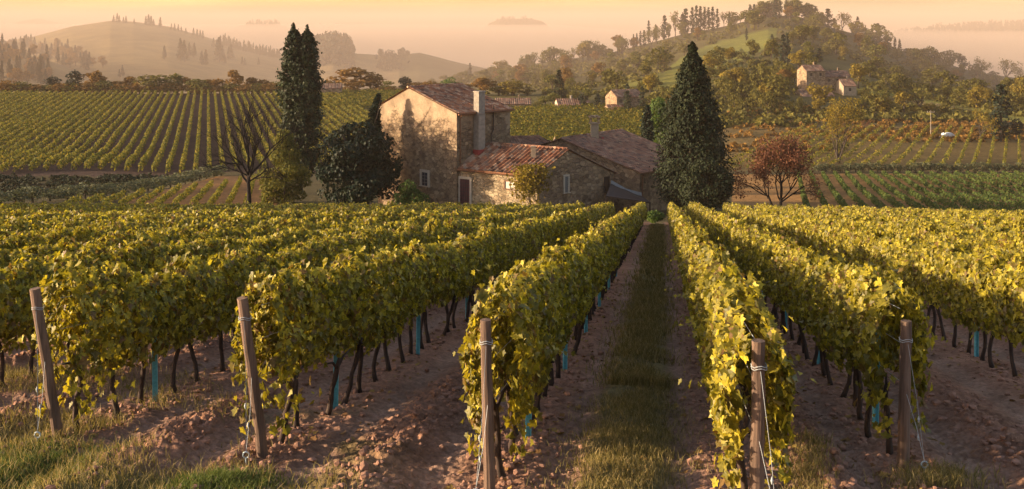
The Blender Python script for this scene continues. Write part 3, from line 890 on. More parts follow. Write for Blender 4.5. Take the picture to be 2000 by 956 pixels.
# ---- the big trees round the farmhouse
def big_conifer():
    rng = np.random.default_rng(31); g = G(1352, 113); top = Z(84, 113) - g.z
    t = thing('conifer', g, 'tall dark conical evergreen standing right of the farmhouse', 'tree')
    def prof(v):
        return float(np.interp(v, [0, .05, .12, .266, .416, .566, .715, .80, .865, .93, .97, 1], [2.6, 3.7, 4.15, 4.0, 3.5, 2.8, 2.0, 1.55, 1.15, .6, .3, .05]))
    P, N = spray_points(rng, 1500, 26, top - .35, prof, 0.7, 0.10, 0.55, 0.065)
    P2, N2 = spray_points(rng, 90, 22, top, lambda v: 0.06 + .5 * (1 - v), top * .93, 0.9, 0.8, 0.05)
    crown_obj(np.concatenate([P, P2]), np.concatenate([N, N2]), 0.26, M['conifer'], t, rng)
    simple_trunk(t, top * .9, 0.32, rng, (0.2, 0), 0)
big_conifer()

def twin_poplar():
    rng = np.random.default_rng(32); g = G(586, 150)
    t = thing('poplar', g, 'tall twin-pointed dark poplar behind the bare tree', 'tree')
    Ps, Ns = [], []
    for px, py, w, n in ((573, 45, 2.15, 700), (600, 49, 2.3, 760)):
        top = Z(py, 150) - g.z; cx = X(px, 150) - g.x
        prof = lambda v: w * float(np.interp(v, [0, .1, .3, .55, .65, .75, .84, .92, .97, 1], [.45, .85, 1, 1, .93, .80, .64, .45, .26, .05]))
        P, N = spray_points(rng, n, 24, top - .9, prof, 2.0, 0.5, 0.6, 0.075)
        P[:, 2] += np.where(P[:, 2] > top * .9, .0, 0)
        tp = rng.random(160) ** 1.5; P2 = np.stack([rng.normal(0, .26, 160) * (1.1 - tp), rng.normal(0, .26, 160) * (1.1 - tp), top - 1.6 + 1.6 * tp], 1)
        P = np.concatenate([P, P2]); N = np.concatenate([N, np.tile([[0, -.6, .8]], (160, 1))])
        P = P + np.stack([cx * (0.6 + 0.4 * np.clip(P[:, 2] / top, 0, 1)), 0 * P[:, 0], 0 * P[:, 0]], 1)
        Ps.append(P); Ns.append(N)
    crown_obj(np.concatenate(Ps), np.concatenate(Ns), 0.34, M['poplar'], t, rng)
    simple_trunk(t, 15, 0.35, rng, (0, 0), 0)
twin_poplar()

def round_dark():
    rng = np.random.default_rng(33); g = G(698, 116)
    t = thing('broadleaf_tree', g, 'dense dark green round tree against the farmhouse gable', 'tree')
    top = Z(236, 116) - g.z
    bl = random_blobs(rng, 4.3, 1.2, top - 1.0, 70, 0.9, 1.7, lambda v: 0.35 + 0.65 * math.sin(math.pi * min(1, 0.18 + 0.82 * v)) if v < .6 else math.sqrt(max(.06, 1 - ((v - .45) / .58) ** 2)))
    P, N = blob_points(bl, 17000, rng, 0.7)
    crown_obj(P, N, 0.34, M['dark_leaf'], t, rng)
    simple_trunk(t, top * .75, 0.3, rng, (0, 0), 7)
round_dark()

def leaning_cypress():
    rng = np.random.default_rng(34); g = G(716, 120.5)
    t = thing('cypress', g, 'narrow dark cypress leaning behind the round dark tree', 'tree')
    top = Z(186, 120.5) - g.z
    prof = lambda v: 1.55 * (1 - v) ** .7 * min(1, .4 + 3 * v) + .05
    P, N = spray_points(rng, 420, 20, top, prof, .5, 1.2, .7, .10)
    P[:, 0] += 1.3 * (P[:, 2] / top) ** 2
    crown_obj(P, N, .30, M['dark_leaf'], t, rng)
    # side bough reaching left
    simple_trunk(t, top * .8, .2, rng, (.8, 0), 2)
leaning_cypress()

def bare_tree():
    rng = np.random.default_rng(57); g = G(486, 117)
    t = thing('bare_tree', g, 'leafless dark tree in front of the small vineyard', 'tree')
    m = MB(); tips = []
    m.tube([(0, 0, -.3), (0.05, 0, 1.5), (-0.05, 0, 3.2), (0, 0, 4.2)], [.30, .24, .20, .18], 9)
    rr = rng
    for a, el, L, r in ((0.2, .85, 3.7, .12), (1.5, 1.25, 4.3, .13), (2.9, .8, 3.6, .12), (4.2, 1.0, 3.7, .11), (5.4, .9, 3.7, .11), (3.6, 1.4, 4.4, .14), (0.9, 1.1, 3.9, .11), (3.1, .45, 3.0, .09), (0.0, .5, 2.9, .09)):
        h = rr.uniform(2.9, 4.2)
        grow(m, (0, 0, h), (math.cos(a) * math.cos(el), math.sin(a) * math.cos(el), math.sin(el)), L, r * 1.1, 4, rr, .62, 3, tips, .08, 5, .68, .86)
    o = m.build('limbs', M['dark_bark'], t, True)
bare_tree()

def bush_trees():
    rng = np.random.default_rng(35)
    g = G(556, 133); t = thing('broadleaf_tree', g, 'loose olive-green tree between the bare tree and the round dark tree', 'tree')
    top = Z(250, 133) - g.z
    bl = random_blobs(rng, 3.5, 0.6, top - .9, 55, .6, 1.3, lambda v: 0.5 + 0.5 * math.sin(math.pi * (.15 + .6 * v)) if v < .5 else max(.12, 1.25 - 1.15 * v))
    P, N = blob_points(bl, 10500, rng, .5); crown_obj(P, N, .27, M['bush_olive'], t, rng); simple_trunk(t, top * .8, .16, rng, (.3, 0), 8)
    g = G(803, 113); t = thing('shrub', g, 'rounded green shrub at the foot of the farmhouse gable', 'shrub')
    bl = random_blobs(rng, 1.75, .5, Z(350, 113) - g.z - .5, 16, .6, 1.0); P, N = blob_points(bl, 3200, rng, .6); crown_obj(P, N, .22, M['bush_green'], t, rng, name='foliage')
    g = G(1378, 107); t = thing('broadleaf_tree', g, 'dull green bushy tree in front of the tall conical evergreen', 'tree')
    top = Z(308, 107) - g.z
    bl = random_blobs(rng, 2.7, 1.2, top - .7, 45, .6, 1.1); P, N = blob_points(bl, 9000, rng, .55); crown_obj(P, N, .24, M['conifer'], t, rng); simple_trunk(t, top * .7, .2, rng, (.1, 0), 6)
    g = G(1281, 92.5); t = thing('shrub', g, 'bright green round shrub at the far end of the grassy track', 'shrub')
    bl = random_blobs(rng, .75, .3, Z(413, 92.5) - g.z - .3, 12, .35, .5); P, N = blob_points(bl, 2200, rng, .6); crown_obj(P, N, .15, M['bush_green'], t, rng, name='foliage')
    g = G(1340, 93.5); t = thing('shrub', g, 'small grey-green shrub behind the first right-hand vine row', 'shrub')
    bl = random_blobs(rng, .8, .3, 1.3, 9, .35, .5); P, N = blob_points(bl, 1200, rng, .6); crown_obj(P, N, .16, M['bush_olive'], t, rng, name='foliage')
    g = G(1288, 165); t = thing('broadleaf_tree', g, 'fresh green tree just left of the tall conical evergreen', 'tree')
    top = Z(182, 165) - g.z
    bl = random_blobs(rng, 2.6, 1.5, top - 1, 60, .7, 1.3, lambda v: .75 if v < .7 else .9 - .8 * (v - .7) / .3); P, N = blob_points(bl, 8000, rng, .5); crown_obj(P, N, .36, M['bush_green'], t, rng); simple_trunk(t, top * .8, .2, rng)
    g = G(1264, 158); t = thing('cypress', g, 'dark narrow cypress beside the fresh green tree', 'tree')
    top = Z(212, 158) - g.z
    P, N = spray_points(rng, 300, 20, top, lambda v: .95 * math.sin(math.pi * (.12 + .86 * v)) ** .6 + .05, .5, 1.2, .7, .10); crown_obj(P, N, .32, M['dark_leaf'], t, rng); simple_trunk(t, top * .8, .15, rng, (0, 0), 0)
bush_trees()

def red_tree():
    rng = np.random.default_rng(36); g = G(1520, 110)
    t = thing('red_leaved_tree', g, 'spreading tree with thin reddish leaves and dark limbs', 'tree')
    m = MB(); tips = []
    m.tube([(0.2, 0, -.3), (.25, 0, 1.0), (.3, 0, 2.0)], [.20, .16, .14], 8)
    m.tube([(0.1, .1, -.3), (-.45, .1, .8), (-1.0, .1, 2.2)], [.15, .12, .10], 7)
    for a, el, L in ((0.1, .6, 2.4), (1.4, 1.0, 2.3), (2.8, 1.1, 2.3), (4.5, .8, 2.2), (5.6, .9, 2.3), (0.8, 1.35, 2.5)):
        grow(m, (.3, 0, rng.uniform(1.4, 2)), (math.cos(a) * math.cos(el), math.sin(a) * math.cos(el), math.sin(el)), L * 1.2, .09, 3, rng, .65, 3, tips, .07, 5, .72, .8)
    for a, el, L in ((2.6, .5, 2.0), (3.4, .8, 2.1), (4.4, .9, 1.9), (2.0, 1.2, 2.3)):
        grow(m, (-1.0, .1, rng.uniform(1.8, 2.2)), (math.cos(a) * math.cos(el), math.sin(a) * math.cos(el), math.sin(el)), L * 1.2, .07, 3, rng, .65, 3, tips, .07, 5, .72, .8)
    m.build('limbs', M['dark_bark'], t, True)
    tp = np.array(tips); k = rng.choice(len(tp), 10500)
    P = tp[k] + rng.normal(0, .42, (10500, 3)); P = P[(P[:, 2] > 2.0) & (np.hypot(P[:, 0] + .2, P[:, 1]) < 4.4)]
    top = Z(262, 110) - g.z
    P = P[P[:, 2] < top]
    crown_obj(P, unit(rng.normal(0, 1, (len(P), 3)) + [0, 0, .4]), .18, M['red_leaf'], t, rng)
red_tree()

def gold_tree(px, Y, ptop, label, seed, nleaf, w, mt, r=.16):
    rng = np.random.default_rng(seed); g = G(px, Y); top = Z(ptop, Y) - g.z
    t = thing('broadleaf_tree', g, label, 'tree')
    m = MB(); tips = []
    for a in (0.4, 2.2, 3.5, 5.1):
        grow(m, (rng.normal(0, .15), rng.normal(0, .15), -.2), (math.cos(a) * .28 * w, math.sin(a) * .28 * w, 1), top * .42, r, 3, rng, .42, 3, tips, .25, 5, .70)
    m.build('limbs', M['tree_bark'], t, True)
    tp = np.array(tips); k = rng.choice(len(tp), nleaf); P = tp[k] + rng.normal(0, .55, (nleaf, 3))
    P = P[P[:, 2] < top]
    crown_obj(P, unit(rng.normal(0, 1, (len(P), 3))), .30, mt, t, rng)
gold_tree(1637, 222, 192, 'sparse golden tree with several slim trunks beyond the olive trees', 41, 2600, 1.0, M['gold_leaf'], .2)
gold_tree(1040, 109.5, 322, 'sparse yellow climbing tree against the low annex corner', 42, 1500, .9, M['gold_leaf'], .05)
# ------------------------------------------------------------------ buildings
def stone_mat(name, cols, mortar, scale=2.6, plaster=None, pl_lo=0.0, pl_hi=0.0):
    """Rubble stone; plaster = (colour) left in patches above a height."""
    m, nt, b = mat(name)
    tc = nt.nodes.new('ShaderNodeTexCoord'); P = tc.outputs['Object']
    mp = nt.nodes.new('ShaderNodeMapping'); mp.inputs['Scale'].default_value = (1, 1, 1.5); nt.links.new(P, mp.inputs[0])
    nz = noise(nt, 2.5, 3, .6, mp.outputs[0], 'Color')
    wv = mix(nt, 0.12, mp.outputs[0], nz, 'ADD')
    v = nt.nodes.new('ShaderNodeTexVoronoi'); v.inputs['Scale'].default_value = scale; nt.links.new(wv, v.inputs['Vector'])
    ve = nt.nodes.new('ShaderNodeTexVoronoi'); ve.feature = 'DISTANCE_TO_EDGE'; ve.inputs['Scale'].default_value = scale; nt.links.new(wv, ve.inputs['Vector'])
    sp = nt.nodes.new('ShaderNodeSeparateColor'); nt.links.new(v.outputs['Color'], sp.inputs[0])
    r = ramp(nt, [(i / (len(cols) - 1), c) for i, c in enumerate(cols)]); nt.links.new(sp.outputs[0], r.inputs[0])
    e = ramp(nt, [(0.0, (0, 0, 0)), (0.07, (1, 1, 1))]); nt.links.new(ve.outputs['Distance'], e.inputs[0])
    c = mix(nt, e.outputs[0], mortar, r.outputs[0])
    n1 = noise(nt, 0.55, 6, .7, P); n2 = noise(nt, 9, 5, .7, P)
    r1 = ramp(nt, [(.3, (.55, .52, .50)), (.7, (1.3, 1.28, 1.25))]); nt.links.new(n1, r1.inputs[0])
    r2 = ramp(nt, [(.3, (.7, .7, .7)), (.7, (1.25, 1.25, 1.25))]); nt.links.new(n2, r2.inputs[0])
    hgt = e.outputs[0]
    if plaster:
        sx = nt.nodes.new('ShaderNodeSeparateXYZ'); nt.links.new(P, sx.inputs[0])
        mr = nt.nodes.new('ShaderNodeMapRange'); mr.inputs[1].default_value = pl_lo; mr.inputs[2].default_value = pl_hi
        nt.links.new(sx.outputs[2], mr.inputs[0])
        n3 = noise(nt, 0.38, 6, .68, P)
        ad = nt.nodes.new('ShaderNodeMath'); ad.operation = 'ADD'; nt.links.new(mr.outputs[0], ad.inputs[0]); nt.links.new(n3, ad.inputs[1])
        st = ramp(nt, [(.84, (0, 0, 0)), (.90, (1, 1, 1))])
        ml = nt.nodes.new('ShaderNodeMath'); ml.operation = 'MULTIPLY'; ml.inputs[1].default_value = .62; nt.links.new(ad.outputs[0], ml.inputs[0])
        st.color_ramp.elements[0].position = .60; st.color_ramp.elements[1].position = .65
        nt.links.new(ml.outputs[0], st.inputs[0])
        c = mix(nt, st.outputs[0], c, plaster)
        hgt = mix(nt, st.outputs[0], e.outputs[0], (1.1, 1.1, 1.1))
    c = mix(nt, 1.0, c, r1.outputs[0], 'MULTIPLY'); c = mix(nt, 1.0, c, r2.outputs[0], 'MULTIPLY')
    nt.links.new(c, b.inputs['Base Color']); bump(nt, b, hgt, 1.0, .10)
    return m
STONES = [(0.11, 0.078, 0.05), (0.20, 0.14, 0.085), (0.27, 0.195, 0.115), (0.16, 0.11, 0.075), (0.33, 0.25, 0.155)]
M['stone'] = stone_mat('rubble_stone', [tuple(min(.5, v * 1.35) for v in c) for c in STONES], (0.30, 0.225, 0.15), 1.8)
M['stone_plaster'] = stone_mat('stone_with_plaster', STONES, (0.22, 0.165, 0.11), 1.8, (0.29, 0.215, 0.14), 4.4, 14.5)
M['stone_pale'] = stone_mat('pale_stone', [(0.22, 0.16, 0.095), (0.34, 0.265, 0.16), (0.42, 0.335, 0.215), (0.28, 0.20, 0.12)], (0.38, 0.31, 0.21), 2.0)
M['plaster'] = plain('old_plaster', (0.30, 0.235, 0.16), .3, 1.2, .95, .3, .02)
M['plaster_pink'] = plain('pink_plaster', (0.27, 0.17, 0.13), .2, 1.0, .95, .1)
M['plaster_white'] = plain('white_plaster', (0.42, 0.34, 0.25), .2, 1.0, .95, .1)
M['frame_stone'] = plain('dressed_stone', (0.40, 0.34, 0.26), .2, 5, .9, .2)
M['dark_wood'] = plain('dark_wood', (0.055, 0.038, 0.030), .4, 12, .8, .4, .01, (1, 1, .1))
M['brown_wood'] = plain('brown_wood', (0.17, 0.095, 0.055), .4, 12, .8, .4, .01, (1, 1, .1))
M['shutter_grey'] = plain('grey_shutter', (0.16, 0.165, 0.16), .2, 10, .7, .2)
M['shutter_white'] = plain('white_shutter', (0.55, 0.48, 0.40), .2, 10, .7, .2)
M['pane'] = plain('window_pane', (0.03, 0.035, 0.045), .3, 3, .15, 0)
M['curtain'] = plain('curtain_cloth', (0.085, 0.032, 0.034), .6, 6, .9, .3, .03, (3, 3, .15))
M['concrete'] = plain('chimney_concrete', (0.24, 0.205, 0.165), .3, 3, .95, .3)
M['copper'] = plain('copper_pipe', (0.16, 0.075, 0.04), .3, 6, .5, .1, metal=.5)
M['iron'] = plain('iron', (0.03, 0.028, 0.028), .3, 10, .6, .1)
M['sheet'] = plain('corrugated_sheet', (0.26, 0.28, 0.28), .3, 3, .6, .2)
M['red_flash'] = plain('red_flashing', (0.28, 0.04, 0.035), .3, 4, .7, .1)
M['white_paint'] = plain('white_paint', (0.72, 0.72, 0.74), .06, 5, .45, 0)

def tile_mat(name, cols):
    m, nt, b = mat(name)
    g = nt.nodes.new('ShaderNodeNewGeometry')
    at = nt.nodes.new('ShaderNodeAttribute'); at.attribute_name = 'tile'
    r = ramp(nt, [(i / (len(cols) - 1), c) for i, c in enumerate(cols)])
    nt.links.new(at.outputs['Fac'], r.inputs[0])
    n1 = noise(nt, .8, 5, .7); r1 = ramp(nt, [(.3, (.62, .6, .58)), (.7, (1.2, 1.2, 1.18))]); nt.links.new(n1, r1.inputs[0])
    n2 = noise(nt, 12, 4, .7); r2 = ramp(nt, [(.3, (.75, .75, .75)), (.7, (1.2, 1.2, 1.2))]); nt.links.new(n2, r2.inputs[0])
    c = mix(nt, 1.0, r.outputs[0], r1.outputs[0], 'MULTIPLY'); c = mix(nt, 1.0, c, r2.outputs[0], 'MULTIPLY')
    nt.links.new(c, b.inputs['Base Color'])
    return m
M['tile'] = tile_mat('roof_tile', [(0.09, 0.055, 0.04), (0.24, 0.10, 0.055), (0.32, 0.15, 0.08), (0.19, 0.11, 0.075), (0.42, 0.28, 0.18), (0.15, 0.10, 0.08)])
M['tile_old'] = tile_mat('old_roof_tile', [(0.09, 0.065, 0.055), (0.20, 0.105, 0.07), (0.27, 0.15, 0.10), (0.16, 0.11, 0.085), (0.34, 0.22, 0.14)])

def roof_slope(name, E0, E1, R0, R1, mt, parent, o0, period=0.40, amp=0.075, step=0.42, over=0.35, thick=0.09, seed=1):
    """Barrel tiles on the slope from eave E0-E1 up to ridge R0-R1 (verge to verge)."""
    rng = np.random.default_rng(seed)
    E0, E1, R0, R1 = [np.array(p, float) - o0 for p in (E0, E1, R0, R1)]
    # overhang at the eave and the verges
    dE = (E1 - E0) / np.linalg.norm(E1 - E0); s0 = (R0 - E0); s1 = (R1 - E1)
    E0 = E0 - s0 / np.linalg.norm(s0) * over - dE * .15; E1 = E1 - s1 / np.linalg.norm(s1) * over + dE * .15; R0 = R0 - dE * .15; R1 = R1 + dE * .15
    L = np.linalg.norm(E1 - E0); S = max(np.linalg.norm(R0 - E0), np.linalg.norm(R1 - E1))
    nc = max(3, int(round(L / period))); nt_ = max(2, int(round(S / step)))
    n = np.cross(E1 - E0, R0 - E0); n /= np.linalg.norm(n)
    if n[2] < 0: n = -n
    k = 6
    us = np.linspace(0, 1, nc * k + 1)
    ph = np.arange(nc * k + 1) % k / k
    prof = np.where(ph < .55, np.sin(np.clip(ph / .55, 0, 1) * np.pi), -.25 * np.sin((ph - .55) / .45 * np.pi)) * amp
    V = []; tile_id = []
    vs = []
    for j in range(nt_):
        vs += [(j / nt_, 0.045), ((j + 1) / nt_ - 1e-4, 0.0)]
    col_sh = rng.normal(0, .012, nc)
    for v, lift in vs:
        a = E0 + (R0 - E0) * v; b = E1 + (R1 - E1) * v
        row = a[None] + (b - a)[None] * us[:, None]
        ci = np.minimum(np.arange(nc * k + 1) // k, nc - 1)
        sag = -0.05 * math.sin(math.pi * v) + 0.05 * (vnoise(us * 5, us * 0 + v * 4, seed) - .5)
        row = row + n[None] * (thick + prof + lift + col_sh[ci] + sag)[:, None]
        V.append(row); 
    W = nc * k + 1
    V = np.concatenate(V); Fq = []; tv = []
    rnd = rng.random((nt_, nc))
    for r in range(len(vs) - 1):
        i = np.arange(W - 1) + r * W
        Fq.append(np.stack([i, i + 1, i + 1 + W, i + W], 1)); tv.append(rnd[r // 2, np.minimum(np.arange(W - 1) // k, nc - 1)])
    Fq = np.concatenate(Fq); tv = np.concatenate(tv)
    # underside and edges
    nb = len(V)
    und = np.array([E0, E1, R1, R0]) - n * .02
    V = np.concatenate([V, und]); last = (len(vs) - 1) * W
    ext = [np.array([(nb, nb + 3, nb + 2, nb + 1)]), np.array([(0, nb, nb + 1, W - 1)]), np.array([(last, last + W - 1, nb + 2, nb + 3)])]
    me = raw_mesh(name, V, [Fq] + ext, [mt])
    a = me.attributes.new('tile', 'FLOAT', 'FACE'); a.data.foreach_set('value', np.concatenate([tv, np.full(3, .4)]).astype(np.float32))
    return link(name, me, parent)

def ridge_tiles(A, B, mt, parent, o0, r=0.14, seed=1):
    A, B = np.array(A, float) - o0, np.array(B, float) - o0
    n = max(2, int(np.linalg.norm(B - A) / .45)); m = MB()
    for i in range(n):
        p, q = A + (B - A) * i / n, A + (B - A) * (i + 1.08) / n
        m.tube([p + [0, 0, .10], q + [0, 0, .10]], [r, r * .82], 8)
    me = m.mesh('ridge_tiles', mt)
    a = me.attributes.new('tile', 'FLOAT', 'FACE'); a.data.foreach_set('value', np.repeat(np.random.default_rng(seed).random(n), len(me.polygons) // n + 1)[:len(me.polygons)].astype(np.float32))
    return link('ridge_tiles', me, parent)

def walls(corners, tops, zb, mt, parent, o0, gables=()):
    """Closed wall block over a 4-cornered footprint; gables: {wall index: (fraction, height)}."""
    m = MB(); n = len(corners)
    loop = []
    for i in range(n):
        loop.append((*corners[i], tops[i]))
        for gi, f, zt in gables:
            if gi == i:
                a, b = np.array(corners[i]), np.array(corners[(i + 1) % n]); loop.append((*(a + (b - a) * f), zt))
    base = [(*c, zb) for c in corners]
    V = [np.array(p) - o0 for p in base] ; 
    idx = len(V); 
    for p in loop: V.append(np.array(p) - o0)
    F = []; li = 0
    for i in range(n):
        g = [1 for gi, _, _ in gables if gi == i]
        a, b = i, (i + 1) % n
        if g: F.append((a, b, idx + (li + 2) % len(loop), idx + li + 1, idx + li)); li += 2
        else: F.append((a, b, idx + (li + 1) % len(loop), idx + li)); li += 1
    F.append(tuple(range(n - 1, -1, -1)))
    m.add(V, F)
    return m.build('wall', mt, parent)

def on_wall(A, B, px, py):
    """Point of the vertical wall plane through A, B seen at a picture position; the plane stays where it is."""
    k = (px - HX) / F; dx, dy = B[0] - A[0], B[1] - A[1]
    t = (k * A[1] - A[0]) / (dx - k * dy)
    y = A[1] + dy * t
    return np.array((A[0] + dx * t, y, (HY - py) / F * y))

def opening(kind, A, B, box, parent, o0, frame_mat, fill_mat, fw=0.14, bars=(0, 0), proud=0.07, recess=0.02, fill='pane', sill=True, bar_mat=None):
    """A window or door: frame standing proud of the wall with its pane or shutter inside."""
    x0, y0, x1, y1 = box
    p0 = on_wall(A, B, x0, y1); p1 = on_wall(A, B, x1, y1); zt = on_wall(A, B, (x0 + x1) / 2, y0)[2]
    d = p1 - p0; d[2] = 0; w = np.linalg.norm(d); d /= w; nrm = np.array((d[1], -d[0], 0))
    if nrm @ p0 > 0: nrm = -nrm
    zb = (p0[2] + p1[2]) / 2; h = zt - zb; c = (p0 + p1) / 2; c[2] = (zb + zt) / 2; c = c - o0
    ax = (d, nrm, (0, 0, 1))
    m = MB()
    m.box(c + d * (-w / 2) + nrm * proud / 2, (fw, proud + .1, h), ax); m.box(c + d * (w / 2) + nrm * proud / 2, (fw, proud + .1, h), ax)
    m.box(c + np.array((0, 0, h / 2 + fw / 2)) + nrm * proud / 2, (w + fw, proud + .1, fw), ax)
    fr = m.build(kind, frame_mat, parent)
    m = MB(); m.box(c + nrm * recess, (w - fw - .004, .03, h - .004), ax); m.build(fill, fill_mat, fr)
    if sill:
        m = MB(); m.box(c + np.array((0, 0, -h / 2 - .05)) + nrm * .06, (w + fw + .16, .24, .098), ax); m.build('sill', frame_mat, fr)
    if bars != (0, 0):
        m = MB()
        for i in range(bars[0]):
            m.box(c + d * ((i + 1) / (bars[0] + 1) - .5) * (w - fw) + nrm * (recess + .05), (.035, .03, h - .02), ax)
        for j in range(bars[1]):
            m.box(c + np.array((0, 0, ((j + 1) / (bars[1] + 1) - .5) * h)) + nrm * (recess + .083), (w - fw - .02, .03, .035), ax)
        m.build('grille' if bars[0] else 'slat', bar_mat or M['iron'], fr)
    return fr

def gutter(A, B, parent, o0, mt, r=0.075):
    m = MB(); m.tube([np.array(A) - o0, np.array(B) - o0], r, 6); return m.build('gutter', mt, parent)
def pipe(pts, parent, o0, mt, r=0.06, name='downpipe'):
    m = MB(); m.tube([np.array(p) - o0 for p in pts], r, 7); return m.build(name, mt, parent)

def farmhouse():
    # tall block: gable faces front-left, eave wall faces front-right
    C1, C2, C3 = np.array((-15.5, 124.6)), np.array((-5.91, 115.0)), np.array((-.2, 120.9)); C4 = C1 + (C3 - C2)
    ze = Z(221, 115); zr = ze + 2.35; zb = -22.8
    o0 = np.array((C2[0], C2[1], h1(*C2)))
    t = thing('farmhouse', o0, 'tall stone farmhouse block with plaster patches and tiled roof', 'house')
    ap = (C1 + C2) / 2 + (C1 - C2) * .09; ap2 = ap + (C3 - C2)
    fa = np.linalg.norm(ap - C1) / np.linalg.norm(C2 - C1)
    walls([C1, C2, C3, C4], [ze] * 4, zb, M['stone_plaster'], t, o0, [(0, fa, zr), (2, 1 - fa, zr)])
    r1 = roof_slope('roof', (*C2, ze), (*C3, ze), (*ap, zr), (*ap2, zr), M['tile'], t, o0, .40, .075, .45, .45, seed=3)
    roof_slope('roof', (*C4, ze), (*C1, ze), (*ap2, zr), (*ap, zr), M['tile'], t, o0, .40, .075, .45, .3, seed=4)
    ridge_tiles((*(ap - (C3 - C2) / 8 * .2), zr), (*ap2, zr), M['tile'], t, o0)
    u = (C3 - C2) / np.linalg.norm(C3 - C2); nrm = np.array((u[1], -u[0]))
    e = lambda f, off, z: (*(C2 + (C3 - C2) * f + nrm * off), z)
    gutter(e(-.02, .47, ze - .16), e(1.03, .47, ze - .16), t, o0, M['copper'])
    pipe([e(.04, .44, ze - .2), e(.05, .12, ze - .7), e(.05, .12, -20.5)], t, o0, M['copper'])
    pipe([e(.66, .12, ze + .5), e(.66, .12, ze - 2.2), e(.62, .12, ze - 2.6), e(.62, .12, -16)], t, o0, M['dark_wood'], .07)
    # concrete chimney against the eave wall
    m = MB(); cc = C2 + (C3 - C2) * .36 + nrm * .42
    ax = ((u[0], u[1], 0), (nrm[0], nrm[1], 0), (0, 0, 1))
    zt = Z(180, 117); z0 = Z(292, 117)
    for za, zc, w in ((z0, -9.75 - 1.6, .98), (-9.72 - 1.6, ze - .3, .95), (ze - .27, zt, .92)):
        m.box((*(cc - o0[:2]), (za + zc) / 2 - o0[2]), (w, .8, zc - za), ax)
    m.box((*(cc - o0[:2]), zt + .06 - o0[2]), (1.06, .94, .12), ax)
    ch = m.build('chimney', M['concrete'], t)
    m = MB(); m.box((*(cc - o0[:2] + nrm * .04), z0 - .25 - o0[2]), (1.15, .9, .55), ax); m.build('flashing', M['red_flash'], ch)
    opening('window', C1, C2, (823, 337, 838, 363), t, o0, M['frame_stone'], M['pane'], .30, (1, 3), bar_mat=M['shutter_grey'])
    return t
farmhouse()

def annex():
    Q, P, Rr = np.array((-5.75, 115.4)), np.array((2.62, 110.0)), np.array((11.0, 116.3)); S = Q + (Rr - P)
    zl = Z(341, 110); zr = Z(293, 112.4); zR = Z(338, 116.3); f = .38; zb = -22.6
    o0 = np.array((P[0], P[1], h1(*P)))
    t = thing('annex', o0, 'low stone farmhouse wing with striped terracotta roof and barred door', 'house')
    a0 = P + (Rr - P) * f; a1 = Q + (S - Q) * f
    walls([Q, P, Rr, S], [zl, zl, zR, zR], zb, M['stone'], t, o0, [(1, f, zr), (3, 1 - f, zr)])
    # front wall: a thin skin of paler stone than the other walls
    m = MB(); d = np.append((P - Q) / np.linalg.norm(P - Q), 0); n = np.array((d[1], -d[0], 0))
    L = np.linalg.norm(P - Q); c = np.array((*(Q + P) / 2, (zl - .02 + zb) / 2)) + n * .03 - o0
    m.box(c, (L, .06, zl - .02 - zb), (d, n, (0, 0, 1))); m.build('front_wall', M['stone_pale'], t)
    roof_slope('roof', (*Q, zl), (*P, zl), (*a1, zr), (*a0, zr), M['tile'], t, o0, .52, .15, .45, .4, seed=5)
    roof_slope('roof', (*Rr, zR), (*S, zR), (*a0, zr), (*a1, zr), M['tile_old'], t, o0, .45, .08, .42, .4, seed=6)
    ridge_tiles((*a0, zr + .02), (*a1, zr + .02), M['tile'], t, o0, .15, 3)
    nn = n[:2]
    gutter((*(Q + nn * .42), zl - .25), (*(P + nn * .42), zl - .25), t, o0, M['copper'], .07)
    # slim chimney on the front slope
    m = MB(); k = a1 + (a0 - a1) * .72; q = (k * .62 + (Q + (P - Q) * .72) * .38); zq = zl + (zr - zl) * .62
    m.box((*(q - o0[:2]), zq + .35 - o0[2]), (.5, .42, 1.5)); m.box((*(q - o0[:2]), zq + 1.13 - o0[2]), (.6, .52, .07)); m.build('chimney', M['plaster'], t)
    nq = Q + nn * .06; np_ = P + nn * .06
    dr = opening('door', nq, np_, (897, 350, 920, 399), t, o0, M['frame_stone'], M['curtain'], .26, (4, 5), fill='curtain', sill=False, bar_mat=M['iron'])
    w = opening('window', nq, np_, (986, 355, 1008, 369), t, o0, M['brown_wood'], M['shutter_white'], .13, (1, 0), fill='shutter', bar_mat=M['brown_wood'])
    opening('window', P, Rr, (1101, 345, 1110, 376), t, o0, M['frame_stone'], M['shutter_grey'], .2, (0, 7), fill='shutter', bar_mat=M['shutter_grey'])
    opening('window', P, Rr, (1180, 347, 1189, 374), t, o0, M['dark_wood'], M['dark_wood'], .1, (0, 9), fill='shutter', bar_mat=M['dark_wood'])
annex()

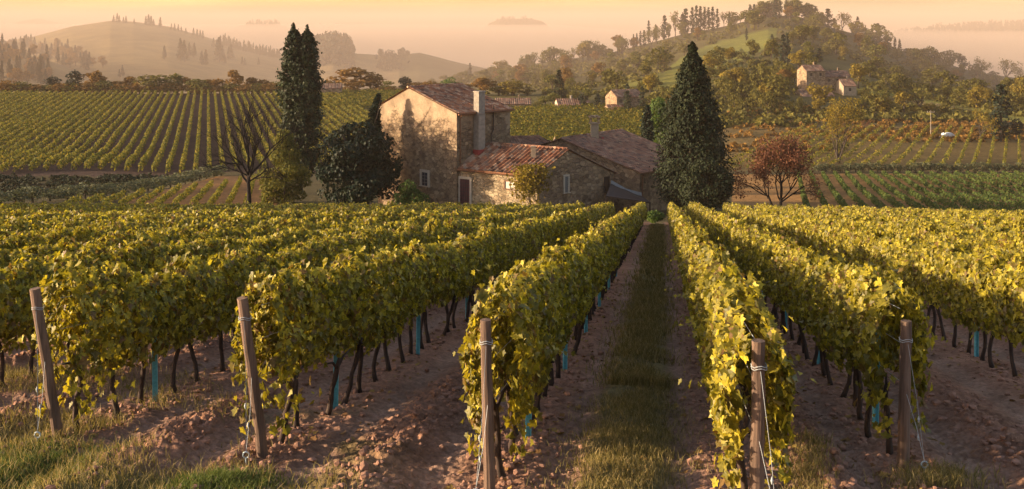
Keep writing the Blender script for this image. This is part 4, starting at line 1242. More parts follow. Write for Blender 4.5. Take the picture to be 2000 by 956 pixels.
def third_block():
    G1, G2, B2 = np.array((3.7, 127.0)), np.array((13.9, 116.6)), np.array((22.0, 126.5)); B1 = G1 + (B2 - G2)
    z2 = Z(338, 116.6); z1 = Z(283, 127.0); f = .2; ap = G1 + (G2 - G1) * f; zr = Z(272, ap[1]); zb = -24
    o0 = np.array((G2[0], G2[1], h1(*G2)))
    t = thing('barn', o0, 'stone barn with long old tiled roof beside the dark evergreen', 'house')
    ap2 = ap + (B2 - G2)
    walls([G1, G2, B2, B1], [z1, z2, z2, z1], zb, M['stone_plaster'], t, o0, [(0, f, zr), (2, 1 - f, zr)])
    roof_slope('roof', (*G2, z2), (*B2, z2), (*ap, zr), (*ap2, zr), M['tile_old'], t, o0, .42, .075, .45, .4, seed=8)
    roof_slope('roof', (*B1, z1), (*G1, z1), (*ap2, zr), (*ap, zr), M['tile_old'], t, o0, .42, .075, .45, .3, seed=9)
    ridge_tiles((*ap, zr), (*ap2, zr), M['tile'], t, o0, .15, 4)
    # chimney with a tiled cap
    k = ap + (ap2 - ap) * .42 + (G2 - G1) * .07; zk = zr - .5; m = MB()
    m.box((*(k - o0[:2]), zk + .5 - o0[2]), (.9, .9, 3.0)); m.box((*(k - o0[:2]), zk + 2.04 - o0[2]), (1.25, 1.25, .1))
    ch = m.build('chimney', M['plaster'], t)
    m = MB()
    for sx in (-1, 1):
        for sy in (-1, 1): m.box((k[0] - o0[0] + sx * .45, k[1] - o0[1] + sy * .45, zk + 2.39 - o0[2]), (.22, .22, .6))
    m.box((k[0] - o0[0], k[1] - o0[1], zk + 2.75 - o0[2]), (1.35, 1.35, .12)); m.box((k[0] - o0[0], k[1] - o0[1], zk + 2.88 - o0[2]), (.9, .9, .14)); m.build('chimney_cap', M['stone'], ch)
    m = MB(); m.tube([(k[0] + .95 - o0[0], k[1] - o0[1], zk - .3 - o0[2]), (k[0] + .95 - o0[0], k[1] - o0[1], zk + .35 - o0[2])], [.38, .12], 8); m.build('vent', M['red_flash'], t)
    u = np.append((B2 - G2) / np.linalg.norm(B2 - G2), 0); n = np.array((u[1], -u[0], 0))
    pipe([np.array((*G2, z2 - .2)) + n * .3 + u * .3, np.array((*G2, z2 - .6)) + n * .1 + u * .3, np.array((*G2, -21.5)) + n * .1 + u * .3], t, o0, M['copper'])
third_block()

def back_roof():
    # dark low roof that shows between the tall block and the barn
    o0 = np.array((-1.0, 130.0, h1(-1, 130)))
    t = thing('outhouse', o0, 'low dark-roofed outhouse between the tall farmhouse and the barn', 'house')
    A, B, C, D = np.array((-1.5, 127.5)), np.array((5.5, 128.5)), np.array((5.0, 134.5)), np.array((-2.0, 133.5))
    ze = Z(292, 128); zr = Z(267, 131)
    walls([A, B, C, D], [ze] * 4, -24, M['stone'], t, o0, [(1, .5, zr), (3, .5, zr)])
    a0, a1 = (B + C) / 2, (A + D) / 2
    a0 = a0 + (a1 - a0) * .3
    roof_slope('roof', (*A, ze), (*B, ze), (*a1, zr), (*a0, zr), M['tile_old'], t, o0, .42, .075, .45, .3, seed=11)
    roof_slope('roof', (*C, ze), (*D, ze), (*a0, zr), (*a1, zr), M['tile_old'], t, o0, .42, .075, .45, .3, seed=12)
back_roof()

def lean_to():
    A, B = np.array((9.9, 108.6)), np.array((13.4, 110.6)); o0 = np.array((A[0], A[1], h1(*A)))
    t = thing('lean_to_shed', o0, 'open lean-to shed with sagging dark roof and pale sheet edge', 'shed')
    z0 = Z(398, 109); m = MB()
    pts = [(9.6, 109.6, Z(385, 109.6)), (14.6, 113.0, Z(398, 113)), (14.0, 116.6, Z(384, 116.6) ), (10.6, 114.9, Z(360, 114.9))]
    P = [np.array(p) - o0 for p in pts]
    m.add(P + [p + [0, 0, .12] for p in P], [(3, 2, 1, 0), (4, 5, 6, 7), (0, 1, 5, 4), (1, 2, 6, 5), (2, 3, 7, 6), (3, 0, 4, 7)]); m.build('roof', M['dark_wood'], t)
    m = MB(); a, b = P[3] + [0, 0, .35], P[2] + [0, 0, .35]
    for k in range(3):
        m.tube([a + [0, -.12 * k - .1, -.1 * k], (a + b) / 2 + [0, -.12 * k - .1, -.1 * k - .25], b + [0, -.12 * k - .1, -.1 * k]], .085, 6)
    m.build('sheet_edge', M['sheet'], t)
    for p in P[:3]:
        m = MB(); g = h1(p[0] + o0[0], p[1] + o0[1]) - o0[2]
        m.tube([(p[0] * .98, p[1] + .1, g - .2), (p[0] * .98, p[1] + .1, p[2] + .02)], .08, 6); m.build('support', M['dark_wood'], t)
lean_to()

def garden_chair():
    p = np.array((-3.35, 112.6)); g = h1(*p); t = thing('garden_chair', (*p, g), 'white garden chair beside the barred farmhouse door', 'chair', rz=.5)
    z = 0
    m = MB(); m.box((0, 0, z + .44), (.5, .48, .04)); m.build('seat', M['white_paint'], t)
    m = MB()
    for k in range(5): m.box(((k - 2) * .11, .25 + .01 * abs(k - 2), z + .72), (.06, .03, .56))
    m.box((0, .26, z + 1.0), (.52, .045, .07)); m.build('backrest', M['white_paint'], t)
    for sx in (-1, 1):
        m = MB(); m.box((sx * .27, .02, z + .66), (.06, .5, .03)); m.box((sx * .27, -.2, z + .55), (.05, .05, .21)); m.build('armrest', M['white_paint'], t)
        for sy in (-1, 1):
            m = MB(); m.tube([(sx * .25, sy * .22, z), (sx * .22, sy * .2, z + .43)], [.025, .03], 6); m.build('leg', M['white_paint'], t)
garden_chair()

def small_house(name, label, px0, px1, pbase, Y, hpx, ang, wall_m, depth, group=None, wins=3, roof_m='tile_old', rise=.28):
    """A far house: walls, two roof slopes, windows, one chimney."""
    w = (px1 - px0) / F * Y; x = X((px0 + px1) / 2, Y); g = min(h1(x, Y), Z(pbase, Y)) ; h = hpx / F * Y
    t = thing(name, (x, Y, g), label, 'house', group, rz=ang)
    dx, dy = w / 2, depth / 2; o0 = np.zeros(3)
    c = [np.array(p) for p in ((-dx, -dy), (dx, -dy), (dx, dy), (-dx, dy))]
    top = Z(pbase, Y) - g + h; zr = top + depth * rise
    walls(c, [top] * 4, -1.5, wall_m, t, o0, [(1, .5, zr), (3, .5, zr)])
    R0, R1 = (-dx, 0, zr), (dx, 0, zr)
    roof_slope('roof', (*c[0], top), (*c[1], top), R0, R1, M[roof_m], t, o0, .7, .08, .8, .35, seed=int(px0))
    roof_slope('roof', (*c[2], top), (*c[3], top), R1, R0, M[roof_m], t, o0, .7, .08, .8, .35, seed=int(px0) + 1)
    m = MB(); m.box((dx * .35, .2, zr + .35), (.6, .6, 1.3)); m.box((dx * .35, .2, zr + 1.05), (.75, .75, .1)); m.build('chimney', wall_m, t)
    for i in range(wins):
        xx = -dx + (i + .5) * w / wins; m = MB(); m.box((xx, -dy - .02, top - 1.35), (.8, .06, 1.1)); f = m.build('window', M['dark_wood'], t)
        m = MB(); m.box((xx, -dy - .06, top - 1.98), (1.1, .2, .1)); m.build('sill', M['frame_stone'], f)
    return t
small_house('shed', 'small grey shed in the treeline right of the tall twin poplar', 623, 667, 189, 424, 17, .1, M['stone'], 6, wins=1)
small_house('shed', 'low dark shed roof behind the right end of the tall farmhouse', 968, 1036, 214, 362, 12, .05, M['stone'], 6, wins=2)
small_house('villa', 'small white villa with hipped brown roof beyond the crosswise vines', 1086, 1130, 217, 360, 13, .15, M['plaster_white'], 6.5, wins=3)
small_house('villa', 'grey shaded outbuilding just right of the small white villa', 1131, 1150, 216, 364, 11, .3, M['stone'], 5, wins=1)
small_house('stone_house', 'two-storey stone house between two green cypresses beyond the vines', 1190, 1248, 222, 350, 34, .42, M['stone'], 7.5, wins=3)
small_house('stone_house', 'low tiled front wing of the two-storey stone house', 1183, 1216, 225, 345, 13, .3, M['stone'], 4.5, wins=1, roof_m='tile')
# the hamlet on the wooded hill
def hamlet():
    a = ground_at(1590, 178, 300); Y = a.y
    small_house('hill_house', 'tall pink house with lit end wall on the wooded hillside', 1564, 1604, 164, Y, 26, .24, M['stone'], 7, 'houses of the hillside hamlet', 2)
    small_house('hill_house', 'long stone house with three dark windows on the wooded hillside', 1604, 1654, 168, Y + 3, 19, .08, M['stone'], 7, 'houses of the hillside hamlet', 3)
    small_house('hill_house', 'low grey wing at the right end of the hillside hamlet', 1638, 1664, 184, Y - 3, 17, .12, M['plaster'], 8, 'houses of the hillside hamlet', 1)
    small_house('hill_house', 'low dark barn roof in front of the pink hillside house', 1556, 1622, 196, Y - 12, 9, .2, M['stone'], 8, 'houses of the hillside hamlet', 1)
    b = ground_at(1497, 34, 300, 900)
    small_house('hilltop_villa', 'hazy villa half hidden by cypresses on top of the wooded hill', 1484, 1512, 33, b.y, 18, .2, M['stone'], 9, None, 3)
hamlet()
# ------------------------------------------------------------------ trees of the middle distance and the hills (copies share meshes)
def far_tree(name, kind, seed, leaf, n=700):
    """A unit-height tree: one mesh with trunk and crown."""
    rng = np.random.default_rng(seed); m = MB()
    if kind == 'round':
        bl = random_blobs(rng, .36, .30, .86, 16, .10, .19); P, N = blob_points(bl, n, rng, .55); sz = .075
        m.tube([(0, 0, -.12), (0, 0, .2), (.01, 0, .5)], [.035, .028, .015], 5)
        for k in range(5):
            a = k * 1.3; m.tube([(0, 0, .25), (.15 * math.cos(a), .15 * math.sin(a), .5)], [.018, .006], 4, False)
    elif kind == 'low':
        bl = random_blobs(rng, .48, .22, .72, 16, .16, .27); P, N = blob_points(bl, n, rng, .55); sz = .09
        m.tube([(0, 0, -.12), (0, 0, .5)], [.04, .02], 5)
    elif kind == 'airy':
        tips = []
        for a in (0.3, 1.7, 2.9, 4.1, 5.3):
            grow(m, (0, 0, .18), (math.cos(a) * .55, math.sin(a) * .55, 1), .36, .016, 2, rng, .5, 3, tips, .12, 4, .68)
        m.tube([(0, 0, -.12), (0, 0, .22)], [.03, .024], 5)
        tp = np.array(tips); k = rng.choice(len(tp), n); P = tp[k] + rng.normal(0, .05, (n, 3)); N = unit(rng.normal(0, 1, (n, 3))); sz = .05
    elif kind == 'cypress':
        P, N = spray_points(rng, 70, n // 70, 1.0, lambda v: .115 * float(np.interp(v, [0, .1, .4, .7, .9, 1], [.5, .85, 1, .72, .3, .03])) + .002, .04, .10, .7, .045); sz = .042
        m.tube([(0, 0, -.12), (0, 0, .8)], [.02, .008], 5)
    else:   # spruce
        P, N = spray_points(rng, 120, n // 80, 1.0, lambda v: .21 * (1 - v) ** .9 + .004, .10, -.12, .65, .045); sz = .042
        m.tube([(0, 0, -.12), (0, 0, .85)], [.025, .006], 5)
    v, f = leaves(P, N, sz * rng.uniform(.65, 1.35, len(P)), LEAF_QUAD, None, rng, .5)
    tv = np.concatenate(m.V); V = np.concatenate([tv, v]); Fs = [np.array(q) for q in m.F.values()]
    nf = sum(len(q) for q in Fs)
    me = raw_mesh(name, V, Fs + [f + len(tv)], [M['tree_bark'], leaf], np.concatenate([np.zeros(nf), np.ones(len(f))]))
    return me
FT = {}
for key, nm, kind, leaf, n in (('rust', 'broadleaf_tree', 'round', 'rust_leaf', 900), ('wood', 'broadleaf_tree', 'round', 'wood_leaf', 800), ('dark', 'broadleaf_tree', 'round', 'dark_leaf', 800),
                               ('gold', 'broadleaf_tree', 'round', 'gold_leaf', 800), ('green', 'broadleaf_tree', 'round', 'bush_green', 800), ('oliveb', 'broadleaf_tree', 'round', 'bush_olive', 800),
                               ('low', 'low_tree', 'low', 'rust_leaf', 700), ('lowwood', 'low_tree', 'low', 'wood_leaf', 600), ('olive', 'olive_tree', 'low', 'olive_leaf', 600), ('pale', 'olive_tree', 'low', 'pale_leaf', 500),
                               ('airy', 'airy_tree', 'airy', 'gold_leaf', 520), ('airywood', 'airy_tree', 'airy', 'wood_leaf', 460), ('airypink', 'airy_tree', 'airy', 'red_leaf', 460),
                               ('cypress', 'cypress', 'cypress', 'dark_leaf', 980), ('cypressg', 'cypress', 'cypress', 'poplar', 980), ('spruce', 'spruce', 'spruce', 'conifer', 960)):
    FT[key] = [(nm, far_tree(nm, kind, 500 + len(FT) * 7 + v, M[leaf], n)) for v in range(3)]
TR = np.random.default_rng(91)
def put(key, p, h, w=None, label=None, group=None, cat='tree'):
    nm, me = FT[key][int(TR.integers(3))]
    o = link(nm, me); o.location = p; w = h if w is None else w
    base_w = {'cypress': .21, 'cypressg': .21, 'spruce': .42, 'airy': .8, 'airywood': .8, 'airypink': .8, 'low': 1.0, 'lowwood': 1.0, 'olive': 1.0, 'pale': 1.0}.get(key, .8)
    o.scale = (w / base_w, w / base_w, h); o.rotation_euler = (0, 0, TR.uniform(0, 6.28))
    return tag(o, label, cat, group)
def put_px(key, px, ytop, wpx, Y=None, base=None, label=None, group=None, sink=0.0):
    """A tree whose foot stands on the terrain in this direction, either at depth Y or where the ground is seen at row base."""
    p = G(px, Y) if Y else ground_at(px, base, 300)
    h = max(1.0, Z(ytop, p.y) - p.z)
    return put(key, p, h, None if wpx is None else wpx / F * p.y, label, group)

# tree line above the broad vineyard
TL = [(10, 163, 40, 'rust'), (40, 165, 36, 'rust'), (70, 165, 40, 'low'), (103, 151, 31, 'dark'), (128, 166, 36, 'rust'), (146, 139, 32, 'dark'), (183, 139, 36, 'rust'), (205, 157, 34, 'oliveb'),
      (232, 160, 34, 'rust'), (256, 150, 28, 'rust'), (300, 146, 62, 'wood'), (345, 145, 30, 'oliveb'), (356, 152, 40, 'rust'), (384, 152, 34, 'oliveb'), (405, 156, 34, 'rust'), (430, 155, 32, 'rust'), (457, 138, 28, 'rust'),
      (474, 160, 34, 'low'), (492, 153, 30, 'rust'), (514, 157, 34, 'rust'), (538, 158, 30, 'oliveb'), (642, 158, 34, 'rust'), (690, 133, 86, 'rust'), (735, 147, 30, 'rust'), (757, 160, 30, 'oliveb'), (790, 151, 27, 'dark'),
      (815, 162, 40, 'rust'), (843, 160, 36, 'rust'), (880, 153, 32, 'green'), (910, 166, 30, 'rust'), (943, 154, 42, 'rust'), (974, 170, 34, 'wood'), (1002, 157, 58, 'gold'), (1030, 176, 26, 'wood')]
for i, (px, yt, w, k) in enumerate(TL):
    kind = {'rust': 'rust-brown rounded tree', 'dark': 'dark ball-shaped tree', 'oliveb': 'olive rounded tree', 'wood': 'broad yellow-green tree', 'low': 'low spreading rust tree', 'green': 'small green tree', 'gold': 'golden rounded tree'}[k]
    put_px(k, px, yt - 2, w * 1.4, 445 + 6 * math.sin(i * 2.3) if px < 900 else 425, label=f'{kind}, {ORD[i]} from the left along the treeline behind the vineyards', group='trees of the treeline behind the vineyards')
for i, px in enumerate(np.arange(-10, 560, 17)):
    put_px('low' if i % 3 else 'lowwood', px + TR.normal(0, 4), 161 + TR.normal(0, 4), 54, 437, label='low rust-brown bushy tree filling the foot of the left treeline', group='low trees filling the left treeline')
for i, px in enumerate(np.arange(668, 872, 20)):
    put_px('low' if i % 3 else 'lowwood', px + TR.normal(0, 4), 168 + TR.normal(0, 3), 42, 438, label='low rust-brown bushy tree beside the shed behind the farmhouse', group='low trees behind the farmhouse')

# greenery round the white villa and the stone house
for i, (px, yt, w, k, Y, lab) in enumerate([
        (1092, 139, 36, 'spruce', 385, 'tall grey-green spruce behind the small white villa'), (1065, 185, 36, 'oliveb', 372, 'rounded olive bush-tree left of the small white villa'),
        (1080, 178, 30, 'oliveb', 378, 'olive tree at the foot of the tall spruce'), (1122, 176, 34, 'wood', 380, 'yellow-green tree right behind the small white villa'),
        (1137, 183, 26, 'dark', 359, 'dark round tree in front of the villa outbuilding'), (1148, 172, 34, 'oliveb', 385, 'olive tree behind the villa outbuilding'),
        (1167, 184, 14, 'cypress', 358, 'short dark cypress between the villa and the stone house'), (1178, 180, 30, 'oliveb', 380, 'olive tree just left of the stone house'),
        (1200, 172, 36, 'wood', 390, 'yellow-green tree behind the stone house'), (1225, 165, 15, 'cypressg', 340, 'tall green cypress in front of the stone house'),
        (1254, 169, 12, 'cypressg', 345, 'slim green cypress at the right end of the stone house'), (1268, 188, 34, 'oliveb', 372, 'olive tree right of the stone house'),
        (1240, 210, 20, 'lowwood', 338, 'low bush at the foot of the stone house'), (1210, 214, 18, 'olive', 338, 'small grey bush in front of the stone house wing'),
        (1050, 196, 24, 'lowwood', 368, 'low yellow-green bush at the left end of the villa hedge'), (1105, 186, 30, 'oliveb', 390, 'olive tree behind the villa roof')]):
    put_px(k, px, yt, w, Y, label=lab, group='trees round the villa and the stone house')

# olive trees along the two hedge rows
for i in range(20):
    f = i / 19; px = np.interp(f, [0, .3, .62, 1], [-5, 190, 330, 432]); Y = np.interp(f, [0, .3, .62, 1], [128, 147, 168, 190]); p = G(px, Y)
    put('olive', p, 2.3 + TR.normal(0, .2), 3.9 + TR.normal(0, .3), f'{ORD[i]} small olive tree from the left in the curving row beside the small vineyard', 'olive trees of the curving row')
for i in range(30):
    px = 1598 + i * 14.6; p = G(px, 203)
    put('olive', p, 2.15 + TR.normal(0, .2), 2.3 + TR.normal(0, .25), f'{ORD[i]} small olive tree from the left in the row behind the orange-soil vineyard', 'olive trees of the straight row')

# meadow hill: single spruces
MS = [(321, 90, 117), (352, 76, 119), (360, 80, 121), (370, 84, 111), (379, 84, 113), (394, 100, 127), (402, 97, 128), (417, 75, 94), (424, 78, 110), (428, 74, 123), (434, 88, 118), (451, 86, 117), (447, 92, 116),
      (439, 107, 126), (473, 111, 127), (478, 114, 128), (505, 113, 128), (239, 128, 150), (233, 136, 152)]
for i, (px, yt, yb) in enumerate(MS):
    p = ground_at(px, yb, 520, 1100)
    put('spruce', p, (yb - yt) / F * p.y, (yb - yt) * .46 / F * p.y, f'hazy reddish spruce standing alone on the meadow hill, {ORD[i]} of those from its left clump' if False else 'hazy reddish spruce standing on the open slope of the meadow hill', 'spruces on the slope of the meadow hill')
for px in np.linspace(430, 545, 46):
    u = px + TR.normal(0, 1.2); py = np.interp(u, [430, 470, 545], [86, 97, 114]); p = ground_at(u, py + 2, 700, 1100)
    if p.y >= 1099: p = G(u, 1095)
    put('spruce', p, TR.uniform(7.5, 11.5) * (1 if u > 440 else 1.2), 3.6, 'dark reddish spruce in the dense belt along the meadow hill ridge', 'spruces of the ridge belt')
for px, hgt in [(222, 7), (229, 9), (233, 7), (241, 6), (246, 7), (262, 5), (285, 9), (290, 11), (295, 10), (300, 7), (313, 10), (335, 6), (341, 7), (348, 7), (354, 6), (363, 6), (378, 8), (385, 8), (391, 8), (396, 8)]:
    put('spruce', G(px, 1090), hgt * 1.05, hgt * .5, 'tiny hazy spruce on the skyline of the meadow hill', 'spruces on the meadow skyline')
poly = [(-20, 60), (30, 66), (60, 84), (110, 96), (140, 100), (188, 122), (205, 136), (150, 150), (120, 162), (95, 172), (-20, 172)]
gap = [(100, 122), (150, 140), (140, 158), (92, 148)]
cnt = 0
while cnt < 120:
    px, py = TR.uniform(-20, 210), TR.uniform(70, 172)
    q = np.array([px]), np.array([py])
    if not inpoly(*q, poly)[0] or inpoly(*q, gap)[0]: continue
    p = ground_at(px, py, 480, 1000); cnt += 1
    if TR.random() < .68: put('spruce', p, TR.uniform(8, 14), TR.uniform(4, 5.5), 'hazy brownish spruce in the wood on the left knoll', 'spruces of the wood on the left knoll')
    else: put('rust', p, TR.uniform(7, 11), TR.uniform(6, 9), 'hazy brownish round tree in the wood on the left knoll', 'round trees of the wood on the left knoll')

# wooded hill: skyline trees first
CREST = [(1237, 68, 5, 'cypress'), (1244, 66, 5, 'cypress'), (1251, 61, 6, 'cypress'), (1258, 60, 8, 'cypress'), (1267, 41, 7, 'cypress'), (1280, 46, 12, 'wood'), (1298, 31, 13, 'cypress'), (1306, 44, 14, 'wood'), (1319, 20, 28, 'airywood'),
         (1339, 18, 15, 'cypress'), (1333, 28, 14, 'cypress'), (1352, 15, 10, 'cypress'), (1360, 12, 10, 'cypress'), (1368, 14, 10, 'cypress'), (1376, 15, 10, 'cypress'), (1384, 16, 9, 'cypress'), (1392, 15, 9, 'cypress'), (1401, 18, 8, 'cypress'),
         (1414, 22, 18, 'airywood'), (1424, 28, 5, 'cypress'), (1446, 30, 14, 'airywood'), (1457, 34, 4, 'cypress'), (1465, 10, 10, 'cypress'), (1473, 9, 10, 'cypress'), (1480, 14, 10, 'wood'), (1514, 0, 14, 'cypress'), (1524, 3, 9, 'cypress'),
         (1536, 0, 10, 'cypress'), (1545, 2, 11, 'cypress'), (1556, 16, 22, 'wood'), (1572, 12, 16, 'cypress'), (1581, 10, 14, 'cypress'), (1592, 13, 14, 'cypress'), (1604, 24, 20, 'wood'), (1617, 18, 17, 'cypress'), (1629, 34, 18, 'wood'), (1645, 21, 32, 'airy'),
         (1664, 42, 12, 'wood'), (1675, 34, 9, 'cypress'), (1690, 52, 18, 'wood'), (1715, 47, 9, 'cypress'), (1733, 70, 6, 'cypress'), (1748, 74, 6, 'cypress'), (1757, 77, 6, 'cypress'), (1795, 96, 26, 'wood'), (1770, 94, 22, 'wood'),
         (1818, 104, 22, 'wood'), (1855, 96, 46, 'wood'), (1880, 108, 26, 'dark'), (1914, 111, 30, 'airy'), (1965, 112, 42, 'airy'), (1992, 130, 24, 'airywood'), (1940, 138, 26, 'wood'), (1900, 134, 24, 'wood'),
         (1213, 74, 22, 'airywood'), (1190, 94, 20, 'wood'), (1165, 98, 22, 'wood'), (1147, 90, 15, 'dark'), (1121, 92, 20, 'airywood'), (1086, 93, 32, 'airywood'), (1044, 101, 28, 'airywood'), (1020, 112, 20, 'wood'), (985, 122, 24, 'wood'), (960, 130, 26, 'wood'),
         (935, 138, 20, 'wood'), (918, 124, 7, 'cypress'), (900, 140, 26, 'wood'), (870, 146, 28, 'wood'), (845, 152, 24, 'wood'), (1060, 110, 20, 'wood'), (1105, 106, 22, 'wood')]
NAMEK = {'cypress': 'dark pointed cypress', 'wood': 'dull green rounded tree', 'airywood': 'thin see-through tree', 'airy': 'thin golden see-through tree', 'dark': 'dark dense tree'}
for i, (px, yt, w, k) in enumerate(CREST):
    Y = 690 + TR.uniform(-14, 6)
    put_px(k, px, yt, w, Y, label=f'{NAMEK[k]} on the skyline of the wooded hill', group=f'{NAMEK[k]}s on the skyline of the wooded hill')
for px, yt, yb, w in ((1458, 56, 80, 5), (1530, 68, 128, 15), (1538, 66, 126, 12), (1508, 68, 84, 7), (1600, 95, 122, 14), (1586, 100, 126, 12)):
    p = ground_at(px, yb, 300, 720); put('cypress', p, (yb - yt) / F * p.y, w / F * p.y, 'dark cypress standing out on the face of the wooded hill', 'cypresses on the face of the wooded hill')
for i, (px, yt, yb, w, k, lab) in enumerate([(1437, 125, 182, 56, 'gold', 'broad yellow tree on the hillside right of the conical evergreen'), (1485, 122, 190, 50, 'wood', 'yellow-green tree beside the broad yellow hillside tree'),
        (1520, 142, 206, 62, 'wood', 'large yellow-green tree left of the hillside hamlet'), (1498, 160, 206, 36, 'gold', 'yellow bush-tree in front of the large hillside tree'), (1560, 96, 140, 44, 'gold', 'yellow tree above the hillside hamlet'),
        (1585, 100, 138, 34, 'wood', 'round tree behind the pink hillside house'), (1552, 130, 160, 26, 'gold', 'small yellow tree left of the pink hillside house'), (1474, 178, 220, 40, 'wood', 'yellow-green tree below the hillside cars'),
        (1582, 160, 172, 18, 'gold', 'small bright bush in the hamlet courtyard'), (1690, 234, 258, 18, 'airypink', 'small red tree beyond the hazy field'), (1915, 208, 278, 46, 'airy', 'spreading golden tree beside the tall dark cypress on the right'),
        (1955, 169, 278, 36, 'cypress', 'tall dark cypress near the right edge beyond the hazy field'), (1985, 232, 276, 36, 'dark', 'dark round tree at the right edge beside the tall cypress'),
        (1640, 270, 300, 50, 'lowwood', 'dark brush at the foot of the sparse golden tree')]):
    p = ground_at(px, yb, 205, 720); put(k, p, (yb - yt) / F * p.y, w / F * p.y, lab, 'trees on the slope right of the farmhouse')
for i in range(13):
    px = 1712 + i * 15; yb = 196 + i * 2.4; p = ground_at(px, yb, 300, 700); put('pale', p, 15 / F * p.y, 19 / F * p.y, 'pale grey-pink olive tree in the line across the bright green hillside strip', 'pale olive trees on the green strip')
for i in range(26):
    px = TR.uniform(1408, 1512); yb = np.interp(px, [1408, 1512], [118, 84]) + TR.uniform(0, 34); p = ground_at(px, yb, 320, 720); put('olive', p, 13 / F * p.y, 9 / F * p.y, 'small grey young tree planted on the hill meadow edge', 'young trees on the hill meadow')

# wooded hill: the wood itself
meadows = [[(1280, 160), (1330, 114), (1400, 84), (1520, 54), (1510, 78), (1400, 130), (1310, 178)], [(1660, 172), (1800, 194), (2010, 232), (2010, 258), (1900, 226), (1700, 200)], [(1546, 118), (1675, 118), (1675, 215), (1546, 215)]]
def crest_row(u): return np.interp(u, RIDGES[2][0][0], RIDGES[2][0][1])
cnt = 0
while cnt < 250:
    px = TR.uniform(800, 2010); c = crest_row(px)
    py = c + 3 + (238 - c) * TR.random() ** 1.25
    if px < 1260 and py > 178: continue
    if px > 1560 and py > 232: continue
    if any(inpoly(np.array([px]), np.array([py]), m_)[0] for m_ in meadows): continue
    p = ground_at(px, py, 300, 720); cnt += 1
    k = TR.choice(['wood', 'wood', 'oliveb', 'gold', 'lowwood', 'airywood', 'rust'], p=[.28, .2, .16, .12, .12, .06, .06])
    h = TR.uniform(5.0, 13.5) * (.75 if py > 150 else 1.0)
    nk = {'wood': 'hazy yellow-green tree', 'oliveb': 'hazy olive-green tree', 'gold': 'hazy golden tree', 'lowwood': 'hazy low bushy tree', 'airywood': 'hazy thin bare-topped tree', 'rust': 'hazy rust-brown tree'}[str(k)]
    put(str(k), p, h, h * TR.uniform(.75, 1.15), f'{nk} in the wood covering the hill behind', f'{nk}s of the wood on the hill')

def scrub(name, label, n, sampler, mt, size, hmax, rng):
    """Undergrowth nobody could count: one sheet of leafy clumps."""
    P = []; N = []
    for px, py, y0, y1 in sampler(n):
        p = ground_at(px, py, y0, y1); r = hmax * rng.uniform(.5, 1.1)
        k = 20; d = unit(rng.normal(0, 1, (k, 3))); d[:, 2] = np.abs(d[:, 2])
        P.append(np.array(p) + d * np.array([r, r, r * .8]) * rng.uniform(.7, 1.05, (k, 1))); N.append(d)
    P = np.concatenate(P); N = np.concatenate(N); o0 = P[0].copy()
    v, f = leaves(P - o0, N, size * rng.uniform(.6, 1.4, len(P)), LEAF_QUAD, None, rng, .5)
    o = link(name, raw_mesh(name, v, [f], [mt])); o.location = o0
    return tag(o, label, None, None, 'stuff')
def samp_hill(n):
    k = 0
    while k < n:
        px = TR.uniform(790, 2020); c = crest_row(px); py = c + 2 + (250 - c) * TR.random()
        if px < 1260 and py > 186: continue
        if px > 1580 and py > 240: continue
        if any(inpoly(np.array([px]), np.array([py]), m_)[0] for m_ in meadows): continue
        k += 1; yield px, py, 300, 720
scrub('undergrowth', 'hazy brush between the trees of the wooded hill', 1500, samp_hill, M['wood_leaf'], 1.5, 2.6, TR)
def samp_mid(n):
    for _ in range(n):
        px = TR.uniform(1425, 2010); py = TR.uniform(236, 278) if px > 1640 else TR.uniform(205, 300)
        yield px, py, 205, 420
scrub('brushwood', 'brown brushwood on the slope above the hazy field', 420, samp_mid, M['rust_leaf'], .8, 1.5, TR)
def samp_gully(n):
    for _ in range(n):
        px = TR.uniform(-40, 330); py = TR.uniform(346, 384) if px < 200 else TR.uniform(345, 362)
        yield px, py, 120, 202
scrub('gully_scrub', 'scrub in the gully left of the small vineyard, coloured dark for the shaded bank', 330, samp_gully, M['conifer'], .5, .8, TR)  # dark leaves put the shade of the gully bank into the scrub colour

# distant woods in the mist: each reads as one mass
def mist_wood(name, label, u0, u1, Y, top, n, hgt, key='spruce', depth=60, taper=True):
    rng = np.random.default_rng(int(u0)); src = []
    P = []; N = []
    for _ in range(n):
        px = rng.uniform(u0, u1); yy = Y + rng.uniform(-depth, depth); p = G(px, yy)
        e = min(1, (px - u0) / (u1 - u0) * 5 + .35, (u1 - px) / (u1 - u0) * 5 + .35) if taper else 1
        h = hgt * rng.uniform(.7, 1.15) * e; k = 26; t = rng.random(k); a = rng.uniform(0, 6.28, k)
        rr = h * (.22 * (1 - t) + .03) if key == 'spruce' else h * .36 * np.sqrt(np.clip(1 - (2 * t - 1) ** 2, .05, 1))
        P.append(np.stack([p.x + rr * np.cos(a), p.y + rr * np.sin(a), p.z + h * t], 1)); N.append(np.stack([np.cos(a), np.sin(a), .3 + 0 * a], 1))
    P = np.concatenate(P); N = np.concatenate(N); o0 = P[0].copy()
    v, f = leaves(P - o0, unit(N), hgt * .22 * rng.uniform(.6, 1.4, len(P)), LEAF_QUAD, None, rng, .4)
    o = link(name, raw_mesh(name, v, [f], [M['dark_leaf']])); o.location = o0
    return tag(o, label, None, None, 'stuff')
mist_wood('distant_wood', 'dark wooded islet rising from the fog left of centre', 480, 548, 1745, 40, 170, 6.5)
mist_wood('distant_wood', 'dark wooded islet rising from the fog above the farmhouse', 970, 1040, 1795, 34, 150, 5.5)
mist_wood('distant_wood', 'reddish misty wood behind the tall twin poplar', 605, 690, 985, 90, 170, 14, 'round')
mist_wood('distant_wood', 'low misty wood in the valley beyond the farmhouse', 735, 800, 990, 104, 90, 6, 'round')
